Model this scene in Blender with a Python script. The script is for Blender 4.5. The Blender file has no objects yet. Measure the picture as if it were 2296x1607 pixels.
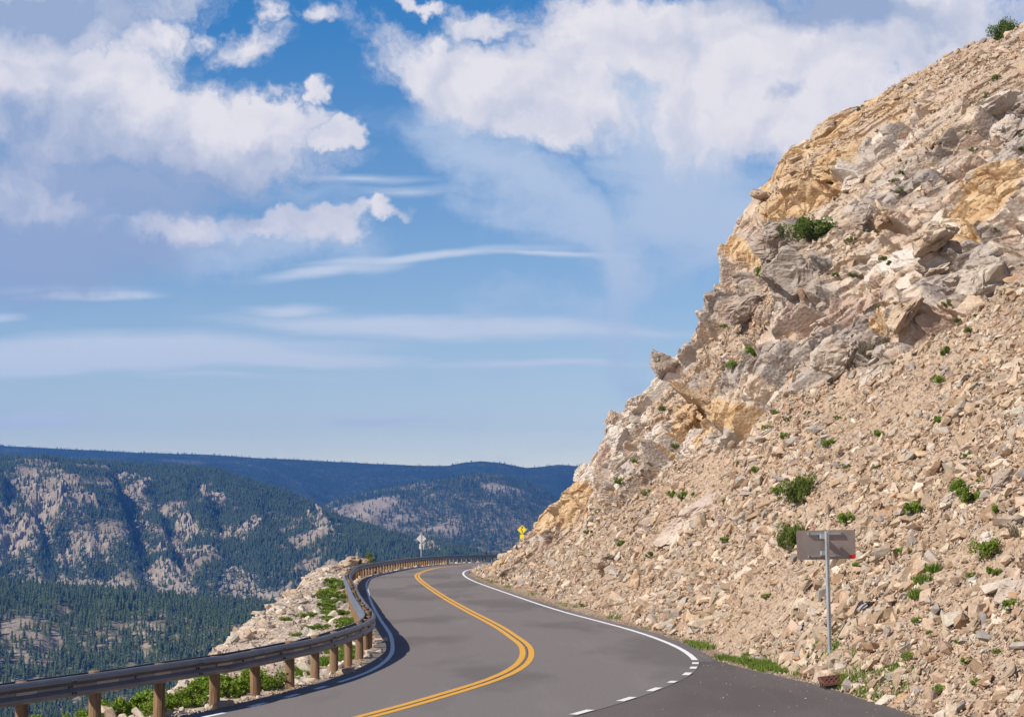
import bpy, bmesh, math, random
import numpy as np
from mathutils import Vector, Matrix
random.seed(7); RNG = np.random.default_rng(11)
scene = bpy.context.scene
COL = scene.collection

# ------------------------------------------------------------------ camera
F_D = 3930.0; H = 2.95; HOR = 1195.0; CXD, CYD = 1148.0, 803.5   # focal length etc. in pixels of a 2296 px wide frame
PITCH = math.atan((HOR - CYD) / F_D)
cam_d = bpy.data.cameras.new("camera"); cam = bpy.data.objects.new("camera", cam_d); COL.objects.link(cam)
cam_d.sensor_width = 36.0; cam_d.lens = 36.0 * F_D / 2296.0
cam_d.clip_start = 0.1; cam_d.clip_end = 30000
cam.location = (0, 0, H); cam.rotation_euler = (math.pi / 2 + PITCH, 0, 0)
scene.camera = cam
scene.view_settings.view_transform = 'Standard'; scene.view_settings.look = 'None'
scene.view_settings.exposure = 0.28; scene.view_settings.gamma = 1.0
try: scene.view_settings.use_curve_mapping = False
except Exception: pass
scene.cycles.max_bounces = 6; scene.cycles.volume_bounces = 1; scene.cycles.transparent_max_bounces = 8
scene.cycles.use_denoising = True

# ------------------------------------------------------------------ sun
SUN_EL = math.radians(37); SUN_AZ = math.radians(53)      # shadows fall towards +X*sin, +Y*cos
sun_dir = Vector((-math.sin(SUN_AZ) * math.cos(SUN_EL), -math.cos(SUN_AZ) * math.cos(SUN_EL), math.sin(SUN_EL)))
sd = bpy.data.lights.new("sun", 'SUN'); sd.energy = 5.0; sd.angle = math.radians(0.5); sd.color = (1.0, 0.93, 0.83)
so = bpy.data.objects.new("sun", sd); COL.objects.link(so); so.rotation_euler = sun_dir.to_track_quat('Z', 'Y').to_euler()
so.location = (0, -50, 200)

# ------------------------------------------------------------------ pixel helpers (2296 x 1607 frame)
def ray(x, y):
    u = (x - CXD) / F_D; v = -(y - CYD) / F_D
    c, s = math.cos(PITCH), math.sin(PITCH)
    return (u, c - v * s, s + v * c)
def tv(x, y):
    d = ray(x, y); return d[0] / d[1], d[2] / d[1]
def at(x, y, Y):
    t, e = tv(x, y); return Vector((t * Y, Y, H + e * Y))
def proj(P):
    """world -> pixels of the 2296 frame, only used to lay out where rock, scree and wood grow on the terrain"""
    P = np.asarray(P, float); c, s = math.cos(PITCH), math.sin(PITCH)
    z = P[:, 2] - H; dep = P[:, 1] * c + z * s; up = -P[:, 1] * s + z * c
    return CXD + F_D * P[:, 0] / dep, CYD - F_D * up / dep

# ------------------------------------------------------------------ world: sky and clouds
world = bpy.data.worlds.new("World"); scene.world = world; world.use_nodes = True
def build_world():
    nt = world.node_tree; N = nt.nodes; Lk = nt.links
    for n in list(N): N.remove(n)
    out = N.new('ShaderNodeOutputWorld'); bg = N.new('ShaderNodeBackground'); bg.inputs[1].default_value = 0.075
    Lk.new(bg.outputs[0], out.inputs[0])
    def math_(op, a, b=None, c=None, clamp=False):
        n = N.new('ShaderNodeMath'); n.operation = op; n.use_clamp = clamp
        for i, q in enumerate((a, b, c)):
            if q is None: continue
            if isinstance(q, (int, float)): n.inputs[i].default_value = q
            else: Lk.new(q, n.inputs[i])
        return n.outputs[0]
    def vm(op, a, b):
        n = N.new('ShaderNodeVectorMath'); n.operation = op
        for i, q in enumerate((a, b)):
            if isinstance(q, (tuple, list)): n.inputs[i].default_value = q
            else: Lk.new(q, n.inputs[i])
        return n.outputs[0]
    def ramp(v, a, b, c=0.0, d=1.0, smooth=True):
        n = N.new('ShaderNodeMapRange'); n.interpolation_type = 'SMOOTHSTEP' if smooth else 'LINEAR'
        n.clamp = True
        Lk.new(v, n.inputs[0]); n.inputs[1].default_value = a; n.inputs[2].default_value = b
        n.inputs[3].default_value = c; n.inputs[4].default_value = d
        return n.outputs[0]
    def mixc(f, a, b):
        n = N.new('ShaderNodeMix'); n.data_type = 'RGBA'
        if isinstance(f, (int, float)): n.inputs[0].default_value = f
        else: Lk.new(f, n.inputs[0])
        for i, q in ((6, a), (7, b)):
            if isinstance(q, (tuple, list)): n.inputs[i].default_value = (*q, 1)
            else: Lk.new(q, n.inputs[i])
        return n.outputs[2]
    tc = N.new('ShaderNodeTexCoord'); sep = N.new('ShaderNodeSeparateXYZ'); Lk.new(tc.outputs['Generated'], sep.inputs[0])
    ay = math_('MAXIMUM', math_('ABSOLUTE', sep.outputs[1]), 0.08)
    u = math_('DIVIDE', sep.outputs[0], ay); v = math_('DIVIDE', sep.outputs[2], ay)
    cb = N.new('ShaderNodeCombineXYZ'); Lk.new(u, cb.inputs[0]); Lk.new(v, cb.inputs[1])
    uv = cb.outputs[0]
    def noise(vec, scale, detail, rough=0.55, dist=0.0, color=False):
        n = N.new('ShaderNodeTexNoise'); n.noise_dimensions = '2D'
        Lk.new(vec, n.inputs['Vector']); n.inputs['Scale'].default_value = scale; n.inputs['Detail'].default_value = detail
        n.inputs['Roughness'].default_value = rough; n.inputs['Distortion'].default_value = dist
        return n.outputs['Color' if color else 'Fac']
    w1 = vm('MULTIPLY', vm('SUBTRACT', noise(uv, 9, 5, 0.6, color=True), (0.5, 0.5, 0.5)), (0.07, 0.05, 0))
    w2 = vm('MULTIPLY', vm('SUBTRACT', noise(uv, 28, 4, 0.6, color=True), (0.5, 0.5, 0.5)), (0.022, 0.02, 0))
    w3 = vm('MULTIPLY', vm('SUBTRACT', noise(uv, 95, 4, 0.65, color=True), (0.5, 0.5, 0.5)), (0.010, 0.010, 0))
    uvw = vm('ADD', vm('ADD', vm('ADD', uv, w1), w2), w3)                                   # billowing edges
    uvs = vm('ADD', uv, vm('MULTIPLY', vm('SUBTRACT', noise(uv, 6, 4, 0.5, color=True), (0.5, 0.5, 0.5)), (0.10, 0.016, 0)))
    def blobs(vec, lst, mode='MAXIMUM'):
        acc = None
        for (x, y, rx, ry, rot, w) in lst:
            cx, cy = tv(x, y)
            m = N.new('ShaderNodeMapping'); m.vector_type = 'TEXTURE'
            Lk.new(vec, m.inputs[0]); m.inputs['Location'].default_value = (cx, cy, 0)
            m.inputs['Rotation'].default_value = (0, 0, math.radians(rot)); m.inputs['Scale'].default_value = (rx / F_D, ry / F_D, 1)
            ln = N.new('ShaderNodeVectorMath'); ln.operation = 'LENGTH'; Lk.new(m.outputs[0], ln.inputs[0])
            s = math_('MULTIPLY', ramp(ln.outputs['Value'], 1.25, 0.0, 0, 1, smooth=False), w)
            acc = s if acc is None else math_(mode, acc, s)
        return acc
    dense = [(40, 60, 400, 150, 12, 1.1), (130, 230, 290, 170, 0, 1.2), (450, 300, 330, 120, -8, 1.15), (600, 245, 150, 60, -15, 1.0), (690, 205, 40, 28, 0, .8),
             (742, 290, 62, 42, 10, 1.0), (620, 345, 110, 26, -5, .85), (440, 385, 90, 50, 0, .85), (315, 405, 62, 50, 0, .8),
             (60, 420, 330, 110, 0, 1.0), (650, 500, 220, 34, 6, 1.0), (730, 520, 90, 46, 0, .95), (850, 482, 90, 24, 0, .8), (400, 520, 150, 48, 0, .8), (560, 505, 60, 45, 0, .8),
             (240, 505, 80, 42, 0, .7), (310, 105, 90, 60, 0, .8),
             (540, 85, 110, 55, 20, .58), (690, 32, 90, 32, -10, .60), (570, 15, 50, 30, 0, .55), (400, 90, 50, 30, 0, .48),
             (970, 5, 90, 22, 0, .75), (1020, 80, 75, 36, 0, .72), (1110, 45, 95, 48, 0, .9), (1130, 180, 330, 120, -14, 1.15), (960, 150, 120, 50, 0, .9),
             (1430, 110, 300, 140, -15, 1.1), (1200, 270, 130, 60, -20, .8), (1720, 190, 420, 190, 0, 1.15), (2000, 70, 420, 150, 0, 1.15), (1560, 50, 320, 90, 0, 1.0)]
    soft = [(60, 500, 460, 210, 0, 1.15), (420, 570, 400, 90, 0, .95), (330, 440, 330, 110, 0, .7), (620, 420, 200, 60, 0, .4),
            (1500, 330, 360, 280, -35, 1.1), (1650, 480, 260, 240, -30, .8), (1180, 420, 420, 130, -42, .85), (1330, 600, 300, 100, -60, .8), (1000, 300, 200, 80, -30, .5),
            (1150, 300, 330, 120, -25, .55), (1300, 700, 330, 80, 0, .45), (1200, 500, 300, 80, -45, .35)]
    streak = [(270, 795, 620, 52, 1, 1.15), (560, 800, 460, 26, -2, 1.05), (60, 830, 420, 22, 0, .8), (1010, 735, 520, 34, -1, .95), (1150, 742, 500, 20, 0, .8), (690, 703, 140, 22, 0, .7),
              (240, 668, 190, 15, 0, .85), (120, 655, 260, 14, 0, .5), (0, 712, 90, 14, 0, .7), (760, 610, 260, 20, 7, .75), (950, 578, 330, 14, 5, .8), (1200, 567, 220, 9, 0, .6),
              (60, 940, 240, 20, 0, .8), (900, 941, 280, 14, 0, .7), (1000, 912, 230, 10, 0, .45), (1250, 816, 380, 13, 0, .6), (500, 845, 380, 14, 0, .5), (1100, 886, 120, 8, 0, .35),
              (760, 400, 240, 14, 0, .5), (900, 430, 200, 18, 0, .45), (1350, 1000, 200, 16, 0, .3)]
    nf = noise(uvw, 26, 9, 0.68); nb = noise(uv, 12, 5, 0.6)
    D = blobs(uvw, dense)
    dD = math_('ADD', D, math_('MULTIPLY', math_('SUBTRACT', nf, 0.5), 0.74))
    mD = ramp(dD, 0.10, 0.58)
    vmp = N.new('ShaderNodeMapping'); Lk.new(vm('ADD', uv, vm('MULTIPLY', w1, (1.3, 1.3, 0))), vmp.inputs[0]); vmp.inputs['Rotation'].default_value = (0, 0, math.radians(48)); vmp.inputs['Scale'].default_value = (5, 16, 1)
    veil = noise(vmp.outputs[0], 1.4, 6, 0.62)
    uvv = vm('ADD', uv, vm('MULTIPLY', w1, (1.6, 1.6, 0)))
    S = math_('ADD', blobs(uvv, soft), math_('ADD', math_('MULTIPLY', math_('SUBTRACT', nb, 0.5), 0.35), math_('MULTIPLY', math_('SUBTRACT', veil, 0.5), 1.0)))
    mS = ramp(S, 0.02, 0.72, 0, 0.92)
    stv = vm('MULTIPLY', uvs, (6, 60, 0))
    ns = noise(stv, 1.6, 5, 0.6)
    T = math_('ADD', blobs(uvs, streak), math_('MULTIPLY', math_('SUBTRACT', ns, 0.5), 0.5))
    mT = ramp(T, 0.08, 0.70, 0, 0.88)
    # clouds over the rest of the sky, outside the part the lens sees
    zz = math_('MAXIMUM', sep.outputs[2], 0.03)
    c2 = N.new('ShaderNodeCombineXYZ'); Lk.new(math_('DIVIDE', sep.outputs[0], zz), c2.inputs[0]); Lk.new(math_('DIVIDE', sep.outputs[1], zz), c2.inputs[1])
    far = math_('MAXIMUM', ramp(math_('ABSOLUTE', u), 0.5, 0.9), math_('MAXIMUM', ramp(v, 0.5, 0.8), ramp(sep.outputs[1], 0.0, -0.1)))
    mG = math_('MULTIPLY', ramp(noise(c2.outputs[0], 0.9, 6, 0.6), 0.56, 0.70, 0, 0.5), far)
    # colours (the final radiance divided by the strength below)
    sky = N.new('ShaderNodeTexSky'); sky.sky_type = 'NISHITA'; sky.sun_disc = False
    sky.sun_elevation = SUN_EL; sky.sun_rotation = math.atan2(sun_dir.x, sun_dir.y); sky.altitude = 3000; sky.air_density = 1.0; sky.dust_density = 0.6; sky.ozone_density = 2.0
    blue = N.new('ShaderNodeMix'); blue.data_type = 'RGBA'; blue.blend_type = 'MULTIPLY'; blue.inputs[0].default_value = 1.0
    Lk.new(sky.outputs[0], blue.inputs[6])
    tint = mixc(ramp(v, 0.45, 1.6), mixc(ramp(v, -0.02, 0.30, smooth=False), SKY_LOW, SKY_TOP), (0.12, 0.38, 0.85)); Lk.new(tint, blue.inputs[7])
    shade = [(260, 385, 440, 130, -10, 1.5), (60, 590, 460, 220, 0, 1.3), (40, 20, 330, 100, 0, 1.3), (1870, 25, 330, 62, -6, 1.2), (1790, 195, 50, 22, 20, .6), (2000, 120, 120, 50, 0, .4),
             (1250, 270, 200, 50, -15, .35), (560, 335, 150, 40, 0, .5), (480, 570, 260, 40, 0, .45), (250, 645, 60, 18, 0, .6), (2250, 60, 120, 40, 20, .6)]
    sh = blobs(uvw, shade)
    # billows: lit where the cloud gets thinner towards the sun (upper left)
    nsh = math_('MULTIPLY', math_('SUBTRACT', noise(vm('ADD', uvw, (-0.010, 0.014, 0)), 11, 3, 0.5), noise(uvw, 11, 3, 0.5)), 1.9)
    nsh2 = math_('MULTIPLY', math_('SUBTRACT', noise(vm('ADD', uvw, (-0.004, 0.006, 0)), 30, 4, 0.55), noise(uvw, 30, 4, 0.55)), 0.6)
    lit = math_('SUBTRACT', math_('ADD', 0.86, math_('ADD', nsh, nsh2)), math_('MULTIPLY', sh, 0.95))
    lit = ramp(lit, 0.0, 1.0, smooth=False)
    cl = mixc(lit, CLOUD_DARK, CLOUD_LIT)
    base = mixc(mT, blue.outputs[2], CLOUD_THIN)
    base = mixc(mS, base, mixc(ramp(sh, 0.1, .7), CLOUD_SOFT, CLOUD_DARK))
    base = mixc(mD, base, cl)
    base = mixc(mG, base, CLOUD_LIT)
    # white air low over the horizon
    Lk.new(base, bg.inputs[0])
SKY_LOW = (2.5, 1.72, 1.06); SKY_TOP = (0.42, 1.16, 1.50)
CLOUD_LIT = (9.9, 9.5, 9.6); CLOUD_DARK = (3.9, 4.9, 6.9); CLOUD_SOFT = (5.9, 7.1, 8.8); CLOUD_THIN = (7.9, 8.6, 9.5)
build_world()

# ------------------------------------------------------------------ numpy noise
def _h(ix, iy, iz, seed):
    n = (ix * np.int64(374761393) + iy * np.int64(668265263) + iz * np.int64(1274126177) + np.int64(seed) * np.int64(974634777)) & np.int64(0xffffffff)
    n = ((n ^ (n >> 13)) * np.int64(1274126177)) & np.int64(0xffffffff)
    n = (n ^ (n >> 16)) & np.int64(0xffffff)
    return n.astype(np.float32) / np.float32(0xffffff)
def vnoise(P, scale, seed=0):
    Q = P / scale; I = np.floor(Q).astype(np.int64); f = (Q - I).astype(np.float32); f = f * f * (3 - 2 * f)
    r = 0
    for dx in (0, 1):
        wx = f[:, 0] if dx else 1 - f[:, 0]
        for dy in (0, 1):
            wy = f[:, 1] if dy else 1 - f[:, 1]
            for dz in (0, 1):
                wz = f[:, 2] if dz else 1 - f[:, 2]
                r = r + wx * wy * wz * _h(I[:, 0] + dx, I[:, 1] + dy, I[:, 2] + dz, seed)
    return r * 2 - 1
def fbm(P, scale, octv=4, seed=0, gain=0.5):
    r = 0; a = 1.0; t = 0
    for o in range(octv):
        r = r + a * vnoise(P, scale / 2 ** o, seed + 17 * o); t += a; a *= gain
    return r / t
def ridged(P, scale, octv=4, seed=0, gain=0.5):
    r = 0; a = 1.0; t = 0
    for o in range(octv):
        r = r + a * (1 - 2 * np.abs(vnoise(P, scale / 2 ** o, seed + 31 * o))); t += a; a *= gain
    return r / t
def facets(P, cell, seed=0, tilt=0.8, crack=0.):
    """angular broken rock: every Voronoi cell is a plane of its own height and tilt; returns height and a random number per cell"""
    Q = P / cell; I = np.floor(Q).astype(np.int64); n = len(Q)
    best = np.full(n, 9e9, np.float32); sec = np.full(n, 9e9, np.float32); hh = np.zeros(n, np.float32); idv = np.zeros(n, np.float32)
    Qf = Q.astype(np.float64)
    for dx in (-1, 0, 1):
        for dy in (-1, 0, 1):
            for dz in (-1, 0, 1):
                cx, cy, cz = I[:, 0] + dx, I[:, 1] + dy, I[:, 2] + dz
                ox = (Qf[:, 0] - cx).astype(np.float32) - _h(cx, cy, cz, seed); oy = (Qf[:, 1] - cy).astype(np.float32) - _h(cx, cy, cz, seed + 1); oz = (Qf[:, 2] - cz).astype(np.float32) - _h(cx, cy, cz, seed + 2)
                d = ox * ox + oy * oy + oz * oz
                sec = np.where(d < best, best, np.minimum(sec, d)); m = np.nonzero(d < best)[0]
                if len(m) == 0: continue
                best[m] = d[m]; a, b, c = cx[m], cy[m], cz[m]
                r = _h(a, b, c, seed + 3); idv[m] = _h(a, b, c, seed + 7)
                hh[m] = (r - .5) + tilt * (ox[m] * (_h(a, b, c, seed + 4) - .5) * 2 + oy[m] * (_h(a, b, c, seed + 5) - .5) * 2 + oz[m] * (_h(a, b, c, seed + 6) - .5) * 2)
    if crack: hh = hh - crack * np.exp(-((np.sqrt(sec) - np.sqrt(best)) / .075) ** 2)
    return hh, idv
def smooth(x, a, b):
    t = np.clip((x - a) / (b - a), 0, 1); return t * t * (3 - 2 * t)

# ------------------------------------------------------------------ object helpers
def tag(o, label=None, cat=None, group=None, kind=None):
    if label: o["label"] = label
    if cat: o["category"] = cat
    if group: o["group"] = group
    if kind: o["kind"] = kind
    return o
def link(name, me, mat=None, parent=None):
    o = bpy.data.objects.new(name, me); COL.objects.link(o)
    if mat is not None and len(me.materials) == 0: me.materials.append(mat)
    if parent: o.parent = parent
    return o
def np_mesh(name, V, Fc, smooth_=False, attrs=None):
    """V (n,3); Fc (m,k) faces with k corners"""
    me = bpy.data.meshes.new(name); V = np.asarray(V, np.float32); Fc = np.asarray(Fc, np.int32)
    me.vertices.add(len(V)); me.vertices.foreach_set("co", V.ravel())
    k = Fc.shape[1]; me.loops.add(Fc.size); me.loops.foreach_set("vertex_index", Fc.ravel())
    me.polygons.add(len(Fc)); me.polygons.foreach_set("loop_start", np.arange(len(Fc), dtype=np.int32) * k)
    try: me.polygons.foreach_set("loop_total", np.full(len(Fc), k, np.int32))
    except Exception: pass
    me.update(calc_edges=True)
    me.polygons.foreach_set("use_smooth", np.full(len(Fc), smooth_, bool))
    for an, (typ, dat) in (attrs or {}).items():
        a = me.attributes.new(an, typ, 'POINT')
        if typ == 'FLOAT': a.data.foreach_set("value", np.asarray(dat, np.float32).ravel())
        else: a.data.foreach_set("color", np.asarray(dat, np.float32).ravel())
    return me
def grid_faces(nr, nc):
    i = np.arange(nr - 1)[:, None] * nc + np.arange(nc - 1)[None, :]
    i = i.ravel(); return np.stack([i, i + 1, i + nc + 1, i + nc], 1)
def bm_obj(name, bm, mat, parent=None, smooth_=False):
    me = bpy.data.meshes.new(name); bm.normal_update(); bm.to_mesh(me); bm.free()
    if smooth_: me.polygons.foreach_set("use_smooth", [True] * len(me.polygons))
    return link(name, me, mat, parent)
def add_box(bm, c, s, rot=None, bevel=0.0):
    r = bmesh.ops.create_cube(bm, size=1.0); vs = r['verts']
    bmesh.ops.scale(bm, vec=s, verts=vs)
    if bevel:
        es = list({e for v in vs for e in v.link_edges})
        b = bmesh.ops.bevel(bm, geom=es, offset=bevel, segments=1, affect='EDGES'); vs = list({v for v in b['verts']} | {v for v in vs if v.is_valid})
    if rot is not None: bmesh.ops.rotate(bm, cent=(0, 0, 0), matrix=rot, verts=vs)
    bmesh.ops.translate(bm, vec=c, verts=vs); return vs
def empty(name, loc, rz=0):
    o = bpy.data.objects.new(name, None); COL.objects.link(o); o.location = loc; o.rotation_euler = (0, 0, rz); o.empty_display_size = .2; return o

# ------------------------------------------------------------------ materials
def mat_new(name):
    m = bpy.data.materials.new(name); m.use_nodes = True; nt = m.node_tree
    return m, nt, nt.nodes, nt.links, nt.nodes['Principled BSDF']
def nd(N, L, typ, ins=None, **kw):
    n = N.new(typ)
    for k, v in kw.items(): setattr(n, k, v)
    for k, v in (ins or {}).items():
        if hasattr(v, 'is_output') or isinstance(v, bpy.types.NodeSocket): L.new(v, n.inputs[k])
        else: n.inputs[k].default_value = v
    return n
def mixn(N, L, f, a, b, blend='MIX'):
    n = N.new('ShaderNodeMix'); n.data_type = 'RGBA'; n.blend_type = blend
    for i, q in ((0, f), (6, a), (7, b)):
        if isinstance(q, bpy.types.NodeSocket): L.new(q, n.inputs[i])
        elif isinstance(q, (int, float)): n.inputs[i].default_value = q
        else: n.inputs[i].default_value = (*q, 1)
    return n.outputs[2]
def rngn(N, L, v, a, b, c=0., d=1.):
    n = N.new('ShaderNodeMapRange'); L.new(v, n.inputs[0])
    for i, q in enumerate((a, b, c, d)): n.inputs[i + 1].default_value = q
    return n.outputs[0]
def pos_noise(N, L, scale, detail=4, rough=.55, vec=None, kind='Fac', stretch=None):
    g = N.new('ShaderNodeNewGeometry'); src = vec or g.outputs['Position']
    if stretch:
        mp = N.new('ShaderNodeMapping'); L.new(src, mp.inputs[0]); mp.inputs['Scale'].default_value = stretch[0]; mp.inputs['Rotation'].default_value = stretch[1]; src = mp.outputs[0]
    n = N.new('ShaderNodeTexNoise'); L.new(src, n.inputs['Vector']); n.inputs['Scale'].default_value = scale
    n.inputs['Detail'].default_value = detail; n.inputs['Roughness'].default_value = rough
    return n.outputs[kind]
def simple(name, col, rough=.7, metal=0., var=.15, vs=8., bump=0.):
    m, nt, N, L, P = mat_new(name)
    f = pos_noise(N, L, vs, 4)
    L.new(mixn(N, L, f, tuple(c * (1 - var) for c in col), tuple(c * (1 + var) for c in col)), P.inputs['Base Color'])
    P.inputs['Roughness'].default_value = rough; P.inputs['Metallic'].default_value = metal
    if bump:
        b = nd(N, L, 'ShaderNodeBump', {'Height': f, 'Strength': 1.0, 'Distance': bump}); L.new(b.outputs[0], P.inputs['Normal'])
    return m

def rock_material():
    m, nt, N, L, P = mat_new("broken_rock")
    A = lambda n: nd(N, L, 'ShaderNodeAttribute', attribute_name=n).outputs['Fac']
    bed = ((1.0, 1.0, 2.6), (0, math.radians(35), 0))
    big = pos_noise(N, L, .16, 5, .6, stretch=bed); mid = pos_noise(N, L, .9, 5, .6, stretch=bed); fine = pos_noise(N, L, 9, 5, .65)
    tan = (.45, .335, .24); cream = (.56, .46, .355); pink = (.41, .30, .235); grey = (.38, .345, .315)
    c = mixn(N, L, rngn(N, L, mid, .38, .62), tan, cream)
    c = mixn(N, L, rngn(N, L, big, .50, .62), c, pink)
    c = mixn(N, L, rngn(N, L, A('facet'), .66, .86, 0, .7), c, grey)
    c = mixn(N, L, rngn(N, L, A('facet2'), .70, .9, 0, .8), c, (.62, .54, .46))
    c = mixn(N, L, rngn(N, L, A('orange'), .0, 1., 0, .8), c, mixn(N, L, rngn(N, L, mid, .4, .6), (.50, .31, .145), (.56, .41, .23)))
    c = mixn(N, L, rngn(N, L, A('grey'), .0, 1., 0, .82), c, mixn(N, L, rngn(N, L, mid, .4, .6), (.23, .185, .155), (.38, .335, .295)))
    c = mixn(N, L, rngn(N, L, A('white'), .0, 1., 0, .8), c, (.62, .57, .51))
    sc = mixn(N, L, rngn(N, L, fine, .4, .62), (.37, .265, .175), (.48, .36, .25))       # scree fines
    c = mixn(N, L, A('talus'), c, sc)
    # rusty stains along the beds and dark lichen
    st = pos_noise(N, L, .55, 6, .7, stretch=((1, 1, 4), (0, math.radians(35), 0)))
    c = mixn(N, L, rngn(N, L, st, .60, .72, 0, .55), c, (.36, .17, .08))
    li = pos_noise(N, L, 2.2, 6, .75)
    c = mixn(N, L, rngn(N, L, li, .60, .70, 0, .45), c, (.16, .14, .12))
    c = mixn(N, L, rngn(N, L, fine, .3, .7, 0, 1), mixn(N, L, 1.0, c, (.82, .80, .79), 'MULTIPLY'), mixn(N, L, 1.0, c, (1.12, 1.12, 1.12), 'MULTIPLY'))
    L.new(c, P.inputs['Base Color']); P.inputs['Roughness'].default_value = .92
    P.inputs['Specular IOR Level'].default_value = .2
    vor = nd(N, L, 'ShaderNodeTexVoronoi', {'Scale': 5.0}); g = N.new('ShaderNodeNewGeometry')
    mp = nd(N, L, 'ShaderNodeMapping', {'Vector': g.outputs['Position'], 'Rotation': (0, math.radians(35), 0), 'Scale': (1, 1, 1.5)}); L.new(mp.outputs[0], vor.inputs['Vector'])
    hgt = nd(N, L, 'ShaderNodeMath', {0: vor.outputs['Distance'], 1: fine}, operation='ADD').outputs[0]
    b = nd(N, L, 'ShaderNodeBump', {'Height': hgt, 'Strength': .8, 'Distance': .045}); L.new(b.outputs[0], P.inputs['Normal'])
    return m
def stone_material():
    m, nt, N, L, P = mat_new("loose_stone")
    a = nd(N, L, 'ShaderNodeAttribute', attribute_name='tint'); fine = pos_noise(N, L, 14, 4, .65)
    c = mixn(N, L, rngn(N, L, fine, .35, .65), mixn(N, L, 1., a.outputs['Color'], (.80, .78, .76), 'MULTIPLY'), mixn(N, L, 1., a.outputs['Color'], (1.12, 1.12, 1.12), 'MULTIPLY'))
    L.new(c, P.inputs['Base Color']); P.inputs['Roughness'].default_value = .93; P.inputs['Specular IOR Level'].default_value = .2
    b = nd(N, L, 'ShaderNodeBump', {'Height': fine, 'Strength': .6, 'Distance': .02}); L.new(b.outputs[0], P.inputs['Normal'])
    return m
def asphalt(name, base, spot, patch=.3, coarse=1.0):
    m, nt, N, L, P = mat_new(name)
    g1 = pos_noise(N, L, 55 * coarse, 3, .7); g2 = pos_noise(N, L, .22, 4, .5, stretch=((1, .35, 1), (0, 0, math.radians(-8)))); g3 = pos_noise(N, L, 170, 2, .6)
    st = pos_noise(N, L, 1.1, 5, .6, stretch=((1, .10, 1), (0, 0, math.radians(-12))))
    c = mixn(N, L, rngn(N, L, g1, .34, .66), tuple(x * .78 for x in base), tuple(x * 1.22 for x in base))
    g4 = pos_noise(N, L, 16, 5, .8); c = mixn(N, L, rngn(N, L, g4, .38, .62, 0, 1), mixn(N, L, 1., c, (.88, .88, .88), 'MULTIPLY'), mixn(N, L, 1., c, (1.10, 1.10, 1.10), 'MULTIPLY'))
    c = mixn(N, L, rngn(N, L, g2, .50, .58, 0, patch), c, tuple(x * .62 for x in base))
    c = mixn(N, L, rngn(N, L, st, .55, .75, 0, patch * .8), c, tuple(x * 1.25 for x in base))
    c = mixn(N, L, rngn(N, L, g3, .74, .80, 0, spot), c, (.38, .33, .28))
    L.new(c, P.inputs['Base Color']); P.inputs['Roughness'].default_value = .9; P.inputs['Specular IOR Level'].default_value = .25
    b = nd(N, L, 'ShaderNodeBump', {'Height': g1, 'Strength': .5, 'Distance': .012}); L.new(b.outputs[0], P.inputs['Normal'])
    return m
def paint(name, col, wear=.35):
    m, nt, N, L, P = mat_new(name)
    n1 = pos_noise(N, L, 35, 5, .7); n2 = pos_noise(N, L, 3, 3, .5)
    c = mixn(N, L, rngn(N, L, n1, .60, .70, 0, wear), col, (.13, .12, .115))
    c = mixn(N, L, rngn(N, L, n2, .35, .7, 0, .25), c, tuple(x * .8 for x in col))
    L.new(c, P.inputs['Base Color']); P.inputs['Roughness'].default_value = .65
    return m
def wood_material():
    m, nt, N, L, P = mat_new("weathered_post_wood")
    tcn = N.new('ShaderNodeTexCoord'); mp = nd(N, L, 'ShaderNodeMapping', {'Vector': tcn.outputs['Object'], 'Scale': (14, 14, .9)})
    oi = N.new('ShaderNodeObjectInfo')
    gr = N.new('ShaderNodeTexNoise'); gr.noise_dimensions = '4D'; L.new(mp.outputs[0], gr.inputs['Vector']); L.new(nd(N, L, 'ShaderNodeMath', {0: oi.outputs['Random'], 1: 37.}, operation='MULTIPLY').outputs[0], gr.inputs['W'])
    gr.inputs['Scale'].default_value = 1.6; gr.inputs['Detail'].default_value = 6; gr.inputs['Roughness'].default_value = .65
    c = mixn(N, L, rngn(N, L, gr.outputs['Fac'], .35, .65), (.085, .045, .024), (.29, .165, .075))
    c = mixn(N, L, rngn(N, L, oi.outputs['Random'], 0, 1, 0, .4), c, (.27, .18, .11))
    L.new(c, P.inputs['Base Color']); P.inputs['Roughness'].default_value = .85
    b = nd(N, L, 'ShaderNodeBump', {'Height': gr.outputs['Fac'], 'Strength': .7, 'Distance': .02}); L.new(b.outputs[0], P.inputs['Normal'])
    return m
def steel_material(name, col=(.46, .47, .49), rough=.42, metal=.75):
    m, nt, N, L, P = mat_new(name)
    n = pos_noise(N, L, 2.2, 6, .6); n2 = pos_noise(N, L, 22, 4, .7)
    c = mixn(N, L, rngn(N, L, n, .4, .65), tuple(x * .8 for x in col), col); c = mixn(N, L, rngn(N, L, n2, .62, .75, 0, .2), c, (.26, .22, .19))
    L.new(c, P.inputs['Base Color']); P.inputs['Metallic'].default_value = metal
    L.new(rngn(N, L, n2, .3, .7, rough - .1, rough + .18), P.inputs['Roughness'])
    return m
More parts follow.
